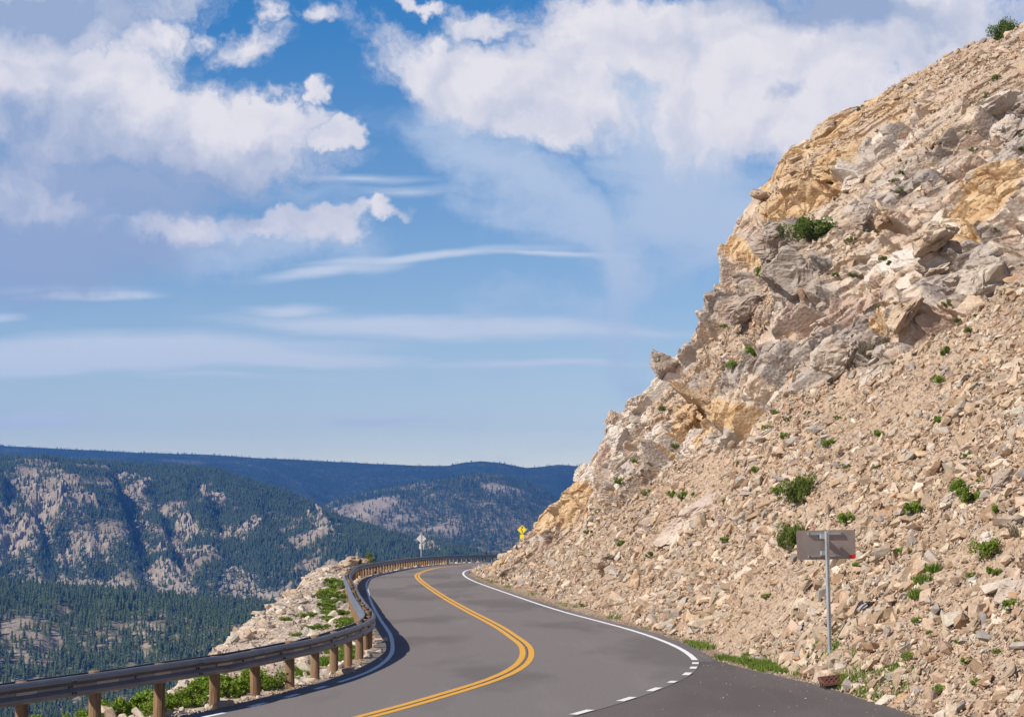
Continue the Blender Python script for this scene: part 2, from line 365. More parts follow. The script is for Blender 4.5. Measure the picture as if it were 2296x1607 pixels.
def leaf_material(name, dark, light, yellow=(.22, .20, .05), yf=.25):
    m, nt, N, L, P = mat_new(name)
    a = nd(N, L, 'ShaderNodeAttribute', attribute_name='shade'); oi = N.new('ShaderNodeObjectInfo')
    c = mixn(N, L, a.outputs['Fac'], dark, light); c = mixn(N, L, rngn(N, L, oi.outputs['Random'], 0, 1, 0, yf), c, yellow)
    L.new(c, P.inputs['Base Color']); P.inputs['Roughness'].default_value = .6; P.inputs['Specular IOR Level'].default_value = .25
    tr = N.new('ShaderNodeBsdfTranslucent'); L.new(c, tr.inputs[0]); mx = N.new('ShaderNodeMixShader'); mx.inputs[0].default_value = .3
    out = N['Material Output']; L.new(P.outputs[0], mx.inputs[1]); L.new(tr.outputs[0], mx.inputs[2]); L.new(mx.outputs[0], out.inputs[0])
    return m
def hill_material(name, soil, soil2, wood, wood2, rock):
    m, nt, N, L, P = mat_new(name)
    veg = nd(N, L, 'ShaderNodeAttribute', attribute_name='veg').outputs['Fac']; bare = nd(N, L, 'ShaderNodeAttribute', attribute_name='bare').outputs['Fac']
    n1 = pos_noise(N, L, .012, 6, .62); n2 = pos_noise(N, L, .07, 5, .68)
    s = mixn(N, L, rngn(N, L, n1, .4, .6), soil, soil2); s = mixn(N, L, rngn(N, L, n2, .53, .66, 0, .8), s, rock)
    w = mixn(N, L, rngn(N, L, n2, .35, .65), wood, wood2)
    f = nd(N, L, 'ShaderNodeMath', {0: veg, 1: rngn(N, L, n2, .35, .65, -.35, .35)}, operation='ADD').outputs[0]
    c = mixn(N, L, rngn(N, L, f, .35, .65), s, w); c = mixn(N, L, bare, c, mixn(N, L, rngn(N, L, n2, .4, .6), soil2, rock))
    L.new(c, P.inputs['Base Color']); P.inputs['Roughness'].default_value = .95; P.inputs['Specular IOR Level'].default_value = .1
    b = nd(N, L, 'ShaderNodeBump', {'Height': n2, 'Strength': .8, 'Distance': 6.}); L.new(b.outputs[0], P.inputs['Normal'])
    return m

M_ROCK = rock_material(); M_STONE = stone_material()
M_ROAD = asphalt("road_asphalt", (.203, .178, .166), .10, .6)
M_APRON = asphalt("side_asphalt", (.140, .118, .107), .2, .45, .6)
M_WHITE = paint("white_road_paint", (.88, .86, .82), .35); M_YELLOW = paint("yellow_road_paint", (.78, .39, .03), .3)
M_TAR = simple("crack_sealant", (.06, .055, .05), .6)
M_WOOD = wood_material(); M_STEEL = steel_material("galvanised_steel", (.215, .22, .24), .46, .45); M_BOLT = simple("dark_bolt", (.05, .045, .04), .6, .3)
M_REFL = simple("faded_reflector_tape", (.40, .34, .29), .5)
M_ALU = steel_material("dull_aluminium", (.42, .345, .30), .65, .2); M_GALV = steel_material("bright_galvanised_post", (.52, .54, .56), .45, .5)
M_RED = simple("red_sticker", (.75, .03, .02), .5, var=.08); M_RUST = simple("rusty_iron", (.16, .060, .038), .85, var=.4, vs=30, bump=.004)
M_SIGNY = simple("yellow_sign_face", (.90, .68, .02), .4, var=.04); M_BLACK = simple("black_sign_ink", (.06, .025, .01), .5); M_SIGNBACK = steel_material("bare_sign_back", (.55, .53, .52), .42, .5)
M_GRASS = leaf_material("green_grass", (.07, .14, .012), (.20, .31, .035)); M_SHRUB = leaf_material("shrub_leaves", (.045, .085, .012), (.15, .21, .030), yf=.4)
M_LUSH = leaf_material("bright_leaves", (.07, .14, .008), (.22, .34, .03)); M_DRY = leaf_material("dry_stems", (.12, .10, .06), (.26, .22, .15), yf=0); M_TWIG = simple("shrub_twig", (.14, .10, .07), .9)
M_NEEDLE = simple("conifer_needles", (.044, .070, .018), .9, var=.5, vs=.05); M_NEEDLE2 = simple("far_conifers", (.022, .048, .018), .9, var=.6, vs=.02)

# ------------------------------------------------------------------ plan of the road (metres)
def curve(pts, n=900):
    """smooth path through the points, functions of Y"""
    P = np.array(pts, float)
    seg = np.r_[0, np.cumsum(np.hypot(*np.diff(P, axis=0).T))]; s = np.linspace(0, seg[-1], n * 4)
    # natural cubic through arc length
    def spline(sx, y):
        k = len(sx); h = np.diff(sx); A = np.zeros((k, k)); b = np.zeros(k); A[0, 0] = A[-1, -1] = 1
        for i in range(1, k - 1):
            A[i, i - 1] = h[i - 1]; A[i, i] = 2 * (h[i - 1] + h[i]); A[i, i + 1] = h[i]; b[i] = 3 * ((y[i + 1] - y[i]) / h[i] - (y[i] - y[i - 1]) / h[i - 1])
        c = np.linalg.solve(A, b); d = (c[1:] - c[:-1]) / (3 * h); bb = (y[1:] - y[:-1]) / h - h * (2 * c[:-1] + c[1:]) / 3
        j = np.clip(np.searchsorted(sx, s, 'right') - 1, 0, k - 2); t = s - sx[j]
        return y[j] + bb[j] * t + c[j] * t * t + d[j] * t ** 3
    X, Y = spline(seg, P[:, 0]), spline(seg, P[:, 1])
    w = np.hanning(61); w /= w.sum()
    Xs = np.convolve(np.pad(X, 30, mode='reflect', reflect_type='odd'), w, 'valid'); Ys = np.convolve(np.pad(Y, 30, mode='reflect', reflect_type='odd'), w, 'valid')
    return np.stack([Xs, Ys], 1)
RAIL = curve([(-9.2, 19.5), (-7.1, 25.0), (-5.75, 28.98), (-5.16, 30.69), (-4.71, 32.71), (-4.30, 34.51), (-4.03, 36.4), (-3.81, 38.66), (-3.66, 41), (-3.6, 43.3), (-3.72, 46), (-4.08, 49.5), (-5.35, 60.7), (-6.95, 76), (-8.12, 87), (-8.92, 96.2), (-9.75, 107.7), (-10.2, 116), (-10.15, 125), (-9.9, 132), (-9.5, 142), (-8.9, 155), (-8.3, 167), (-7.3, 180), (-5.9, 190), (-3.2, 199), (1, 206), (7, 211), (15, 215), (30, 219), (60, 223)])
LW = curve([(-9.5, 18.6), (-6.6, 24.6), (-5.5, 27.3), (-4.83, 29.1), (-4.4, 30.7), (-4.0, 32.45), (-3.68, 34.1), (-3.4, 35.6), (-3.18, 37.0), (-3.0, 39), (-2.93, 41.3), (-3.0, 44.4), (-3.22, 47.7), (-3.55, 51.7), (-4.1, 56.9), (-4.85, 64), (-6.0, 75.5), (-7.15, 87.9), (-8.4, 102), (-9.15, 113), (-9.45, 122), (-9.3, 132), (-8.9, 142), (-8.3, 155), (-7.7, 167), (-6.7, 179), (-5.2, 188.5), (-2.6, 196.5), (1.2, 202), (7, 207), (15, 211), (30, 215), (60, 219)])
CY = curve([(-7.5, 18), (-3.6, 25.5), (-2.3, 29.0), (-1.9, 30.3), (-1.5, 31.7), (-1.1, 33.2), (-.6, 35.1), (-.1, 37.6), (.2, 40), (.37, 43.4), (.33, 46.9), (.08, 50.3), (-.25, 54.3), (-.8, 59.7), (-1.6, 67), (-2.65, 77), (-4, 91), (-5.3, 105.5), (-6.3, 118), (-6.85, 129), (-6.8, 141), (-6.4, 152), (-5.3, 165), (-3.6, 175.5), (-1.6, 182.5), (2, 190), (8, 196), (15, 200), (30, 205), (60, 209)])
RW = curve([(-4.5, 17), (-1, 24.4), (1.1, 29.3), (2.0, 31.6), (2.7, 33.7), (3.2, 35.4), (3.7, 37.4), (4.0, 39.1), (4.2, 40.5), (4.33, 42.7), (4.33, 45.3), (4.15, 48.9), (3.85, 52.4), (3.35, 56.6), (2.75, 60.9), (2.1, 65.6), (1.2, 73.3), (.1, 84), (-1.15, 96.5), (-2.4, 109.8), (-3.2, 121), (-3.62, 131), (-3.6, 141), (-2.9, 149.5), (-1.3, 156), (1, 161), (6, 167), (15, 173), (30, 178), (60, 182)])
def zroad(Y): return -.006 * np.maximum(0, np.asarray(Y) - 150.)
def arc(C):
    return np.r_[0, np.cumsum(np.hypot(*np.diff(C, axis=0).T))]
def at_arc(C, s):
    a = arc(C); x = np.interp(s, a, C[:, 0]); y = np.interp(s, a, C[:, 1])
    x2 = np.interp(s + .05, a, C[:, 0]); y2 = np.interp(s + .05, a, C[:, 1]); x1 = np.interp(s - .05, a, C[:, 0]); y1 = np.interp(s - .05, a, C[:, 1])
    t = np.stack([x2 - x1, y2 - y1], -1); t = t / np.linalg.norm(t, axis=-1, keepdims=True)
    return np.stack([x, y], -1), t, np.stack([t[..., 1], -t[..., 0]], -1)       # point, tangent, right normal
def arc_of_Y(C, Y): return float(np.interp(Y, C[:, 1], arc(C)))
def xof(C, Y): return np.interp(Y, C[:, 1], C[:, 0])

def dist_to(C, X, Y):
    """signed distance to a path, positive on its left"""
    K = C[::14]; out = np.empty(len(X)); A = K[:-1]; B = K[1:]; D = B - A; L2 = (D ** 2).sum(1)
    for i in range(0, len(X), 20000):
        x = X[i:i + 20000, None]; y = Y[i:i + 20000, None]
        t = np.clip(((x - A[:, 0]) * D[:, 0] + (y - A[:, 1]) * D[:, 1]) / L2, 0, 1)
        px = x - A[:, 0] - t * D[:, 0]; py = y - A[:, 1] - t * D[:, 1]; d2 = px * px + py * py
        j = d2.argmin(1); r = np.arange(len(j)); cr = D[j, 0] * py[r, j] - D[j, 1] * px[r, j]
        out[i:i + 20000] = np.sqrt(d2[r, j]) * np.sign(cr)
    return out

# ------------------------------------------------------------------ local ground
def shoulder(Y):
    w = np.interp(Y, [0, 28, 33, 40, 46, 63, 80, 100, 112, 122, 132, 145, 160, 230], [1.2, 1.3, 2.0, 2.9, 3.3, 2.7, 2.1, 1.5, 1.6, 2.6, 2.8, 1.2, 1.0, 1.0])
    a = np.interp(Y, [0, 35, 46, 63, 80, 100, 115, 122, 130, 140, 150, 230], [-.12, -.10, -.05, .02, .07, .12, .16, .22, .22, .0, -.05, -.05]); return w, a
def ground_z(X, Y, detail=True):
    v = dist_to(RAIL, X, Y); w, a = shoulder(Y)
    P = np.stack([X, Y, 0 * X], 1)
    w = w + .35 * fbm(P, 4., 3, 5) 
    base = zroad(Y) - .05
    vv = np.maximum(v - .15, 0)
    z = base + a * np.minimum(vv, w)
    over = np.maximum(vv - w, 0)
    z = z - .80 * over * smooth(over, 0, 2.0)
    if detail:
        amp = smooth(v, .2, .9)
        z = z + amp * (.05 * fbm(P, 1.3, 4, 9) )
    z = np.maximum(z, -505 + 0 * z)
    return z, v
def build_ground():
    nr, nc = 760, 620
    r = np.r_[np.geomspace(.6, 20, 40), np.geomspace(20.3, 260, 560), np.geomspace(265, 1500, 160)]
    tc = np.linspace(-.34, .12, 440); th = np.r_[np.linspace(-1.5, -.345, 90), tc, np.linspace(.13, 1.5, 90)]
    R, T = np.meshgrid(r, th, indexing='ij'); X = (R * np.sin(T)).ravel(); Y = (R * np.cos(T)).ravel()
    z, v = ground_z(X, Y); P = np.stack([X, Y, z], 1)
    near = (v > -.3) & (R.ravel() < 300) & (v < 40)
    idx = np.nonzero(near)[0]; Pn = P[idx]; Q = Pn.copy(); Q[:, 2] *= 1.7
    amp = smooth(v[idx], .3, 1.0)
    f1, i1 = facets(Q, .9, 3); f2, i2 = facets(Q, .33, 13); f0, i0 = facets(Q, 2.6, 23)
    mound = smooth(Pn[:, 1], 112, 120) * (1 - smooth(Pn[:, 1], 134, 142))
    dz = amp * (.07 * f1 + .04 * f2 + .05 * f0)
    P[idx, 2] += dz
    fac = np.full(len(P), .3); fac2 = np.full(len(P), .3); fac[idx] = i1 * .7; fac2[idx] = i2
    tal = np.ones(len(P)) * .9; tal[idx] = .25
    xs, ys = proj(P)
    og = np.zeros(len(P)); og[idx] = mound * .1
    wh = np.full(len(P), .0); wh[idx] = .12 * (1 - mound)
    me = np_mesh("ground", P, grid_faces(len(r), len(th)), False, {'facet': ('FLOAT', fac), 'facet2': ('FLOAT', fac2), 'talus': ('FLOAT', tal), 'orange': ('FLOAT', og), 'grey': ('FLOAT', 0 * fac), 'white': ('FLOAT', wh)})
    tag(link("ground", me, M_ROCK), kind='structure')
build_ground()
# valley floor to the horizon
def build_valley():
    x = np.linspace(-8800, 8800, 60); y = np.linspace(-900, 8900, 60); X, Y = np.meshgrid(x, y, indexing='ij')
    P = np.stack([X.ravel(), Y.ravel(), np.full(X.size, -507.)], 1); P[:, 2] += 0 * P[:, 0]
    me = np_mesh("valley_floor", P, grid_faces(60, 60)[:, ::-1], True, {'veg': ('FLOAT', np.full(len(P), .7)), 'bare': ('FLOAT', np.zeros(len(P)))})
    tag(link("valley_floor", me, M_HILL), kind='structure')
M_HILL = hill_material("hillside_wood", (.23, .18, .12), (.32, .25, .175), (.045, .060, .020), (.085, .095, .030), (.41, .34, .245))
M_HILLD = hill_material("shaded_plateau_wood", (.06, .065, .035), (.10, .10, .05), (.016, .032, .014), (.03, .05, .02), (.10, .09, .07))  # cloud shade over the plateau is put into these darkened forest colours
build_valley()

# ------------------------------------------------------------------ road sheets and markings
def strip(name, CL, CR, offL, offR, z, mat, Y0, Y1, n, kind='structure'):
    Y = np.linspace(Y0, Y1, n) if not isinstance(Y0, np.ndarray) else Y0
    xl = CL(Y); xr = CR(Y); m = 9
    P = []
    for k in range(m):
        f = k / (m - 1); P.append(np.stack([xl * (1 - f) + xr * f, Y, zroad(Y) + z], 1))
    V = np.stack(P, 1).reshape(-1, 3)
    me = np_mesh(name, V, grid_faces(len(Y), m), False); o = link(name, me, mat); tag(o, kind=kind); return o
def edge_fn(C, off):
    pt, t, nrm = at_arc(C, np.linspace(.1, arc(C)[-1] - .1, 2500)); Q = pt + nrm * off
    i = np.argsort(Q[:, 1]); Q = Q[i]; return lambda Y: np.interp(Y, Q[:, 1], Q[:, 0])
EL = edge_fn(LW, -.42); ER = edge_fn(RW, .42)
jit = lambda fn, s, a=.05: (lambda Y: fn(Y) + a * vnoise(np.stack([Y, 0 * Y + s, 0 * Y], 1), .5, 3) + a * .6 * vnoise(np.stack([Y, 0 * Y + s, 0 * Y], 1), .17, 4))
Yr = np.r_[np.linspace(19, 60, 500), np.linspace(60.2, 214, 700)]
strip("road", jit(EL, 0), lambda Y: np.where(Y < 41, xof(RW, Y) + .09, jit(ER, 9, .04)(Y)), 0, 0, 0.0, M_ROAD, Yr, None, 0)
ax = [(18, 9.5), (22, 8.3), (26, 7.25), (28.8, 6.6), (31.2, 6.41), (32.8, 6.23), (35.1, 5.98), (37, 5.57), (39.6, 5.0), (41.5, 4.78), (44.5, 4.72), (48, 4.62), (52, 4.3)]
apx = lambda Y: np.interp(Y, [a[0] for a in ax], [a[1] for a in ax])
strip("side_road", lambda Y: np.minimum(xof(RW, Y) - .5, apx(Y) - .3), jit(apx, 4, .06), 0, 0, -.006, M_APRON, np.linspace(19, 52, 300), None, 0)
def foreground():
    # asphalt turnout round and behind the camera
    Y = np.linspace(-30, 19.05, 30); P = []
    for k in range(12):
        f = k / 11; xl = np.full_like(Y, -9.0) + 0 * Y; xr = np.full_like(Y, 9.3); P.append(np.stack([xl * (1 - f) + xr * f, Y, 0 * Y - .006], 1))
    V = np.stack(P, 1).reshape(-1, 3); tag(link("turnout", np_mesh("turnout", V, grid_faces(30, 12)), M_APRON), kind='structure')
foreground()
def marking(name, C, off, width, s0, s1, z, mat, step=.25, rag=.006):
    n = max(4, int((s1 - s0) / step)); s = np.linspace(s0, s1, n); pt, t, nr = at_arc(C, s)
    w = width / 2; e1 = rag * vnoise(np.stack([s, 0 * s, 0 * s], 1), .12, 5); e2 = rag * vnoise(np.stack([s, 0 * s + 9, 0 * s], 1), .12, 6)
    A = pt + nr * (off - w + e1)[:, None]; B = pt + nr * (off + w + e2)[:, None]
    V = np.concatenate([np.stack([A[:, 0], A[:, 1], zroad(A[:, 1]) + z], 1), np.stack([B[:, 0], B[:, 1], zroad(B[:, 1]) + z], 1)])
    i = np.arange(n - 1); Fc = np.stack([i, i + n, i + n + 1, i + 1], 1)
    o = link(name, np_mesh(name, V, Fc), mat); tag(o, kind='structure'); return o
marking("centre_line", CY, -.108, .145, 1, arc(CY)[-1] - 2, .005, M_YELLOW); marking("centre_line", CY, .108, .145, 1, arc(CY)[-1] - 2, .005, M_YELLOW)
marking("road_crack", CY, .02, .022, arc_of_Y(CY, 22), arc_of_Y(CY, 105), .004, M_TAR, step=.1, rag=.02)
marking("edge_line", LW, 0, .11, arc_of_Y(LW, 35.35), arc(LW)[-1] - 2, .005, M_WHITE); marking("edge_line", RW, 0, .14, arc_of_Y(RW, 41.5), arc(RW)[-1] - 2, .005, M_WHITE)
for Yc in (34.15, 32.45, 30.75, 29.05, 27.4, 25.7):
    s = arc_of_Y(LW, Yc); marking("edge_dash", LW, 0, .12, s - .36, s + .36, .005, M_WHITE, .1)
for Yc, l in ((40.45, .28), (39.1, .3), (37.4, .36), (35.4, .22), (33.7, .4), (31.75, .42), (29.45, .42), (27.4, .42), (25.4, .42)):
    s = arc_of_Y(RW, Yc); marking("edge_dash", RW, 0, .15, s - l, s + l, .010, M_WHITE, .1)

# ------------------------------------------------------------------ rocky hillside on the right
BASE = [(.9, 8), (.70, 11), (.47, 17), (.292, 25.5), (.212, 30.5), (.1786, 34.1), (.153, 39.3), (.120, 44.6), (.0896, 52.7), (.0737, 57), (.0515, 66), (.0282, 78), (.0115, 90), (-.0048, 104), (-.0135, 115), (-.0195, 126), (-.0215, 136)]
BACK = [(-.0215, 137), (-.0190, 142), (-.0136, 147), (-.003, 153), (.0094, 160), (.035, 172), (.08, 195), (.15, 210), (.3, 200), (.9, 150)]
SIL = [(1064, 1277), (1090, 1273), (1112, 1264), (1135, 1252), (1160, 1222), (1185, 1196), (1215, 1163), (1250, 1130), (1283, 1100), (1290, 1072), (1312, 1048), (1345, 1002), (1358, 955), (1378, 925), (1405, 905), (1440, 872), (1465, 858), (1472, 825), (1500, 800), (1530, 782), (1560, 742), (1595, 690), (1607, 645), (1625, 600), (1648, 515), (1685, 458), (1700, 425), (1730, 385), (1765, 340), (1800, 308), (1850, 275), (1900, 245), (2000, 192), (2100, 140), (2200, 92), (2296, 52), (2500, -30), (3200, -250), (5000, -450)]
silt = np.array([tv(*p)[0] for p in SIL]); sile = np.array([tv(*p)[1] for p in SIL])
RIDGE = [(-.0215, 136.5), (-.01, 133), (0, 131), (.03, 129), (.08, 125), (.12, 121), (.2, 114), (.292, 104), (.47, 85), (.9, 60)]
_b = sorted(BASE); _k = sorted(BACK); _r = sorted(RIDGE)
ybase = lambda t: np.interp(t, [q[0] for q in _b], [q[1] for q in _b]); yback = lambda t: np.interp(t, [q[0] for q in _k], [q[1] for q in _k]); yridge = lambda t: np.interp(t, [q[0] for q in _r], [q[1] for q in _r])
eridge = lambda t: np.interp(t, silt, sile)
def basex(Y):
    pts = sorted([(q[1], q[0] * q[1]) for q in BASE]); return np.interp(Y, [p[0] for p in pts], [p[1] for p in pts])
def hill_base(t, x):
    """point of the smooth hillside: t = direction, x = 0 foot .. 1 ridge .. 2 foot on the far side"""
    yb, yr_, yk = ybase(t), yridge(t), np.maximum(yback(t), yridge(t) + 1.)
    zr = H + eridge(t) * yr_
    xx = np.clip(x, 0, 1); Yf = yb + (yr_ - yb) * xx
    u = t * Yf - basex(Yf); ur = t * yr_ - basex(yr_)
    q = np.where(ur > .5, np.clip(u / np.maximum(ur, .5), 0, 1), xx)
    q = np.where(t < .0, xx, q); bl = np.clip(t / .03, 0, 1); q = bl * q + (1 - bl) * xx
    z0 = zroad(Yf) - .06
    zf = z0 + (zr - z0) * q ** 1.13
    xb = np.clip(x - 1, 0, 1); Yb = yr_ + (yk - yr_) * xb; zb = zr + (zroad(Yb) - .3 - zr) * xb ** 1.1
    Yq = np.where(x <= 1, Yf, Yb); z = np.where(x <= 1, zf, zb)
    return np.stack([t * Yq, Yq, z], -1)
def ell(xs, ys, lst, soft=.5):
    o = np.zeros(len(xs))
    for (cx, cy, rx, ry, rot) in lst:
        a = math.radians(rot); dx, dy = xs - cx, -(ys - cy)
        p = (dx * math.cos(a) + dy * math.sin(a)) / rx; q = (-dx * math.sin(a) + dy * math.cos(a)) / ry
        o = np.maximum(o, 1 - smooth(np.sqrt(p * p + q * q), 1 - soft, 1 + soft))
    return o
ORANGE = [(1820, 380, 130, 75, 40), (1760, 450, 70, 50, 20), (2210, 440, 110, 60, 45), (2150, 500, 60, 40, 50), (2020, 215, 110, 30, 28), (1560, 945, 55, 35, 50), (1640, 930, 40, 60, 80), (1230, 1160, 45, 25, 50), (1520, 1000, 40, 30, 0), (1990, 740, 60, 35, 30), (1650, 560, 22, 60, 70), (1900, 280, 90, 22, 25), (1290, 1150, 60, 50, 0)]
GREY = [(1790, 590, 75, 85, 0), (1700, 690, 90, 45, 35), (2180, 600, 110, 60, 30), (2250, 640, 60, 60, 0), (1950, 800, 60, 50, 0), (1830, 770, 140, 40, 20), (1730, 800, 110, 40, 20), (2050, 420, 90, 30, 30), (2230, 230, 70, 60, 30), (1970, 460, 90, 30, 25), (1700, 640, 35, 60, 70), (1620, 850, 60, 30, 35), (1480, 1060, 20, 30, 80), (2100, 330, 120, 24, 20), (1990, 690, 50, 40, 0)]
WHITEZ = [(1400, 985, 32, 24, 60), (1310, 1060, 24, 40, 60), (1530, 1010, 22, 40, 80), (1430, 940, 60, 24, 40), (1900, 395, 50, 20, 30), (2060, 560, 90, 20, 35), (1560, 1160, 80, 40, 30), (1500, 870, 60, 34, 20)]
LINE = [(1000, 1290), (1130, 1262), (1300, 1185), (1500, 1075), (1650, 985), (1800, 905), (1950, 850), (2100, 760), (2200, 700), (2296, 650), (4000, -300)]
DIRH = np.array([-.70, -.50, .46]); DIRH = DIRH / np.linalg.norm(DIRH)
BULGE = [(1790, 612, 60, 52, 0), (1702, 676, 85, 26, 32), (1835, 372, 62, 58, 20), (2125, 560, 62, 36, 20), (1885, 802, 42, 34, 0), (1975, 490, 40, 22, 0), (2065, 705, 75, 24, 40), (1545, 915, 26, 40, 70), (2250, 620, 60, 40, 20), (1770, 530, 46, 30, 20), (1620, 770, 60, 24, 40)]
HOLES = [(1798, 676, 62, 15, 14), (1706, 722, 60, 13, 30), (2160, 540, 34, 26, 20), (1928, 806, 15, 34, 80), (1563, 925, 11, 34, 70), (1868, 405, 14, 40, 60), (1838, 410, 50, 12, -30), (1985, 516, 44, 9, 8), (2080, 745, 60, 12, 42), (1845, 600, 12, 44, 85), (1735, 500, 12, 40, 80), (2235, 690, 60, 12, 25), (1640, 805, 46, 10, 35), (1500, 860, 36, 9, 40), (1830, 300, 50, 10, 30)]
def hill_disp(B, xs, ys, x):
    """broken-rock relief; returns displaced points and the attributes"""
    a = math.radians(35); ca, sa = math.cos(a), math.sin(a)
    Q = np.stack([(B[:, 0] * ca + B[:, 2] * sa) * .62, B[:, 1] * .8, (-B[:, 0] * sa + B[:, 2] * ca) * 1.35], 1)
    wq = np.stack([vnoise(B, 1.5, 1), vnoise(B, 1.5, 2), vnoise(B, 1.5, 3)], 1) * .28
    Qw = Q + wq
    yl = np.interp(xs, [p[0] for p in LINE], [p[1] for p in LINE])
    rocky = smooth((yl - ys) / 75 + 1.1 * fbm(B, 7., 3, 41) + .35 * fbm(B, 1.5, 3, 47), -.35, .55)
    gul = smooth(fbm(Q * np.array([.4, 1, 1]), 5., 3, 77), .10, .32)           # chutes of fine scree running down between the outcrops
    rocky = rocky * (1 - .8 * gul)
    f0, i0 = facets(Qw, 5.2, 101, 1.1); f1, i1 = facets(Qw, 2.1, 131, 1.15, .40); f2, i2 = facets(Qw, .8, 151, 1.1, .22); f3, i3 = facets(Qw, .30, 171, .8)
    edge = smooth(x, 0, .05)
    sz = .55 + .45 * smooth(x, .2, .9)
    d = rocky * (1.30 * f0 * sz + 1.0 * f1 * sz + .38 * f2 + .11 * f3) + (1 - rocky) * (.10 * f1 + .07 * f2 + .045 * f3 + .25 * fbm(B, 3., 3, 61))
    back = 1 - smooth(x, 1.0, 1.15) * .5
    tip = smooth(B[:, 0] / B[:, 1], -.0215, .01) * .8 + .2
    d = d + rocky * (ell(xs, ys, BULGE, .35) * .95 - ell(xs, ys, HOLES, .35) * 1.25)
    sil = smooth(x, .80, .97); d = (d - .30 * rocky) * (1 - .55 * sil)
    d = d * edge * back * tip
    P = B + DIRH * d[:, None]
    f0_ = np.where(rocky > .5, i1, i2)
    return P, rocky, f0_, i2
def build_hill():
    t1 = np.linspace(-.0214, .40, 1080); t = np.r_[t1, np.linspace(.404, .88, 50)]
    x = np.r_[np.linspace(0, .12, 60)[:-1], np.linspace(.12, 1.02, 1150), np.linspace(1.03, 2, 40)]
    # rows of about equal height on the slope
    X, T = np.meshgrid(x, t, indexing='ij'); X = X.ravel(); T = T.ravel()
    B = hill_base(T, X); xs, ys = proj(B)
    P, rocky, f1, f2 = hill_disp(B, xs, ys, X)
    G = P.reshape(len(x), len(t), 3)
    for _ in range(2):          # break-off faces: even out the torn columns where the relief jumps
        dv = np.zeros(G.shape[:2]); l = np.linalg.norm(np.diff(G, axis=0), axis=2); b = np.linalg.norm(np.diff(B.reshape(G.shape), axis=0), axis=2); q = l / (b + .03); dv[:-1] = q; dv[1:] = np.maximum(dv[1:], q)
        w = smooth(dv, 2.4, 6.0)[:, :, None]; w[:, 1:-1] = np.maximum(w[:, 1:-1], np.maximum(w[:, :-2], w[:, 2:]) * .7)
        K = G.copy()
        for _k in range(4): K[:, 1:-1] = (K[:, :-2] + K[:, 1:-1] * 2 + K[:, 2:]) / 4
        for _k in range(1): K[1:-1] = (K[:-2] + K[1:-1] * 2 + K[2:]) / 4
        G = G * (1 - w) + K * w
    P = G.reshape(-1, 3)
    og, gr, wh = ell(xs, ys, ORANGE, .45), ell(xs, ys, GREY, .45), ell(xs, ys, WHITEZ, .4)
    blk = lambda e, k, sd: smooth(e + .75 * (np.mod(f1 * k, 1) - .5) + .35 * fbm(B, 1.8, 4, sd), .35, .62) * (e > .02)
    og, gr, wh = blk(og, 3.7, 91), blk(gr, 5.3, 95), blk(wh, 7.9, 99)
    me = np_mesh("rocky_hillside", P, grid_faces(len(x), len(t)), False, {'facet': ('FLOAT', f1), 'facet2': ('FLOAT', f2), 'talus': ('FLOAT', (1 - rocky) * .85), 'orange': ('FLOAT', og), 'grey': ('FLOAT', gr), 'white': ('FLOAT', wh)})
    tag(link("rocky_hillside", me, M_ROCK), kind='structure')
    return (P.reshape(len(x), len(t), 3), x, t, rocky.reshape(len(x), len(t)))
HP, Hx, Ht, Hrock = build_hill()
def on_hill(xd, yd):
    """the front-most point of the hillside in the direction of this pixel"""
    t, e = tv(xd, yd); j = int(np.clip(np.searchsorted(Ht, t), 1, len(Ht) - 2))
    col = HP[:, j]; el = (col[:, 2] - H) / col[:, 1]; i = int(np.argmax(el[:1209] >= e)) if (el[:1209] >= e).any() else 1190
    n = 6; a, b = max(i - n, 0), min(i + n, len(Hx) - 1)
    return Vector(col[i])
HROW = len(Hx)

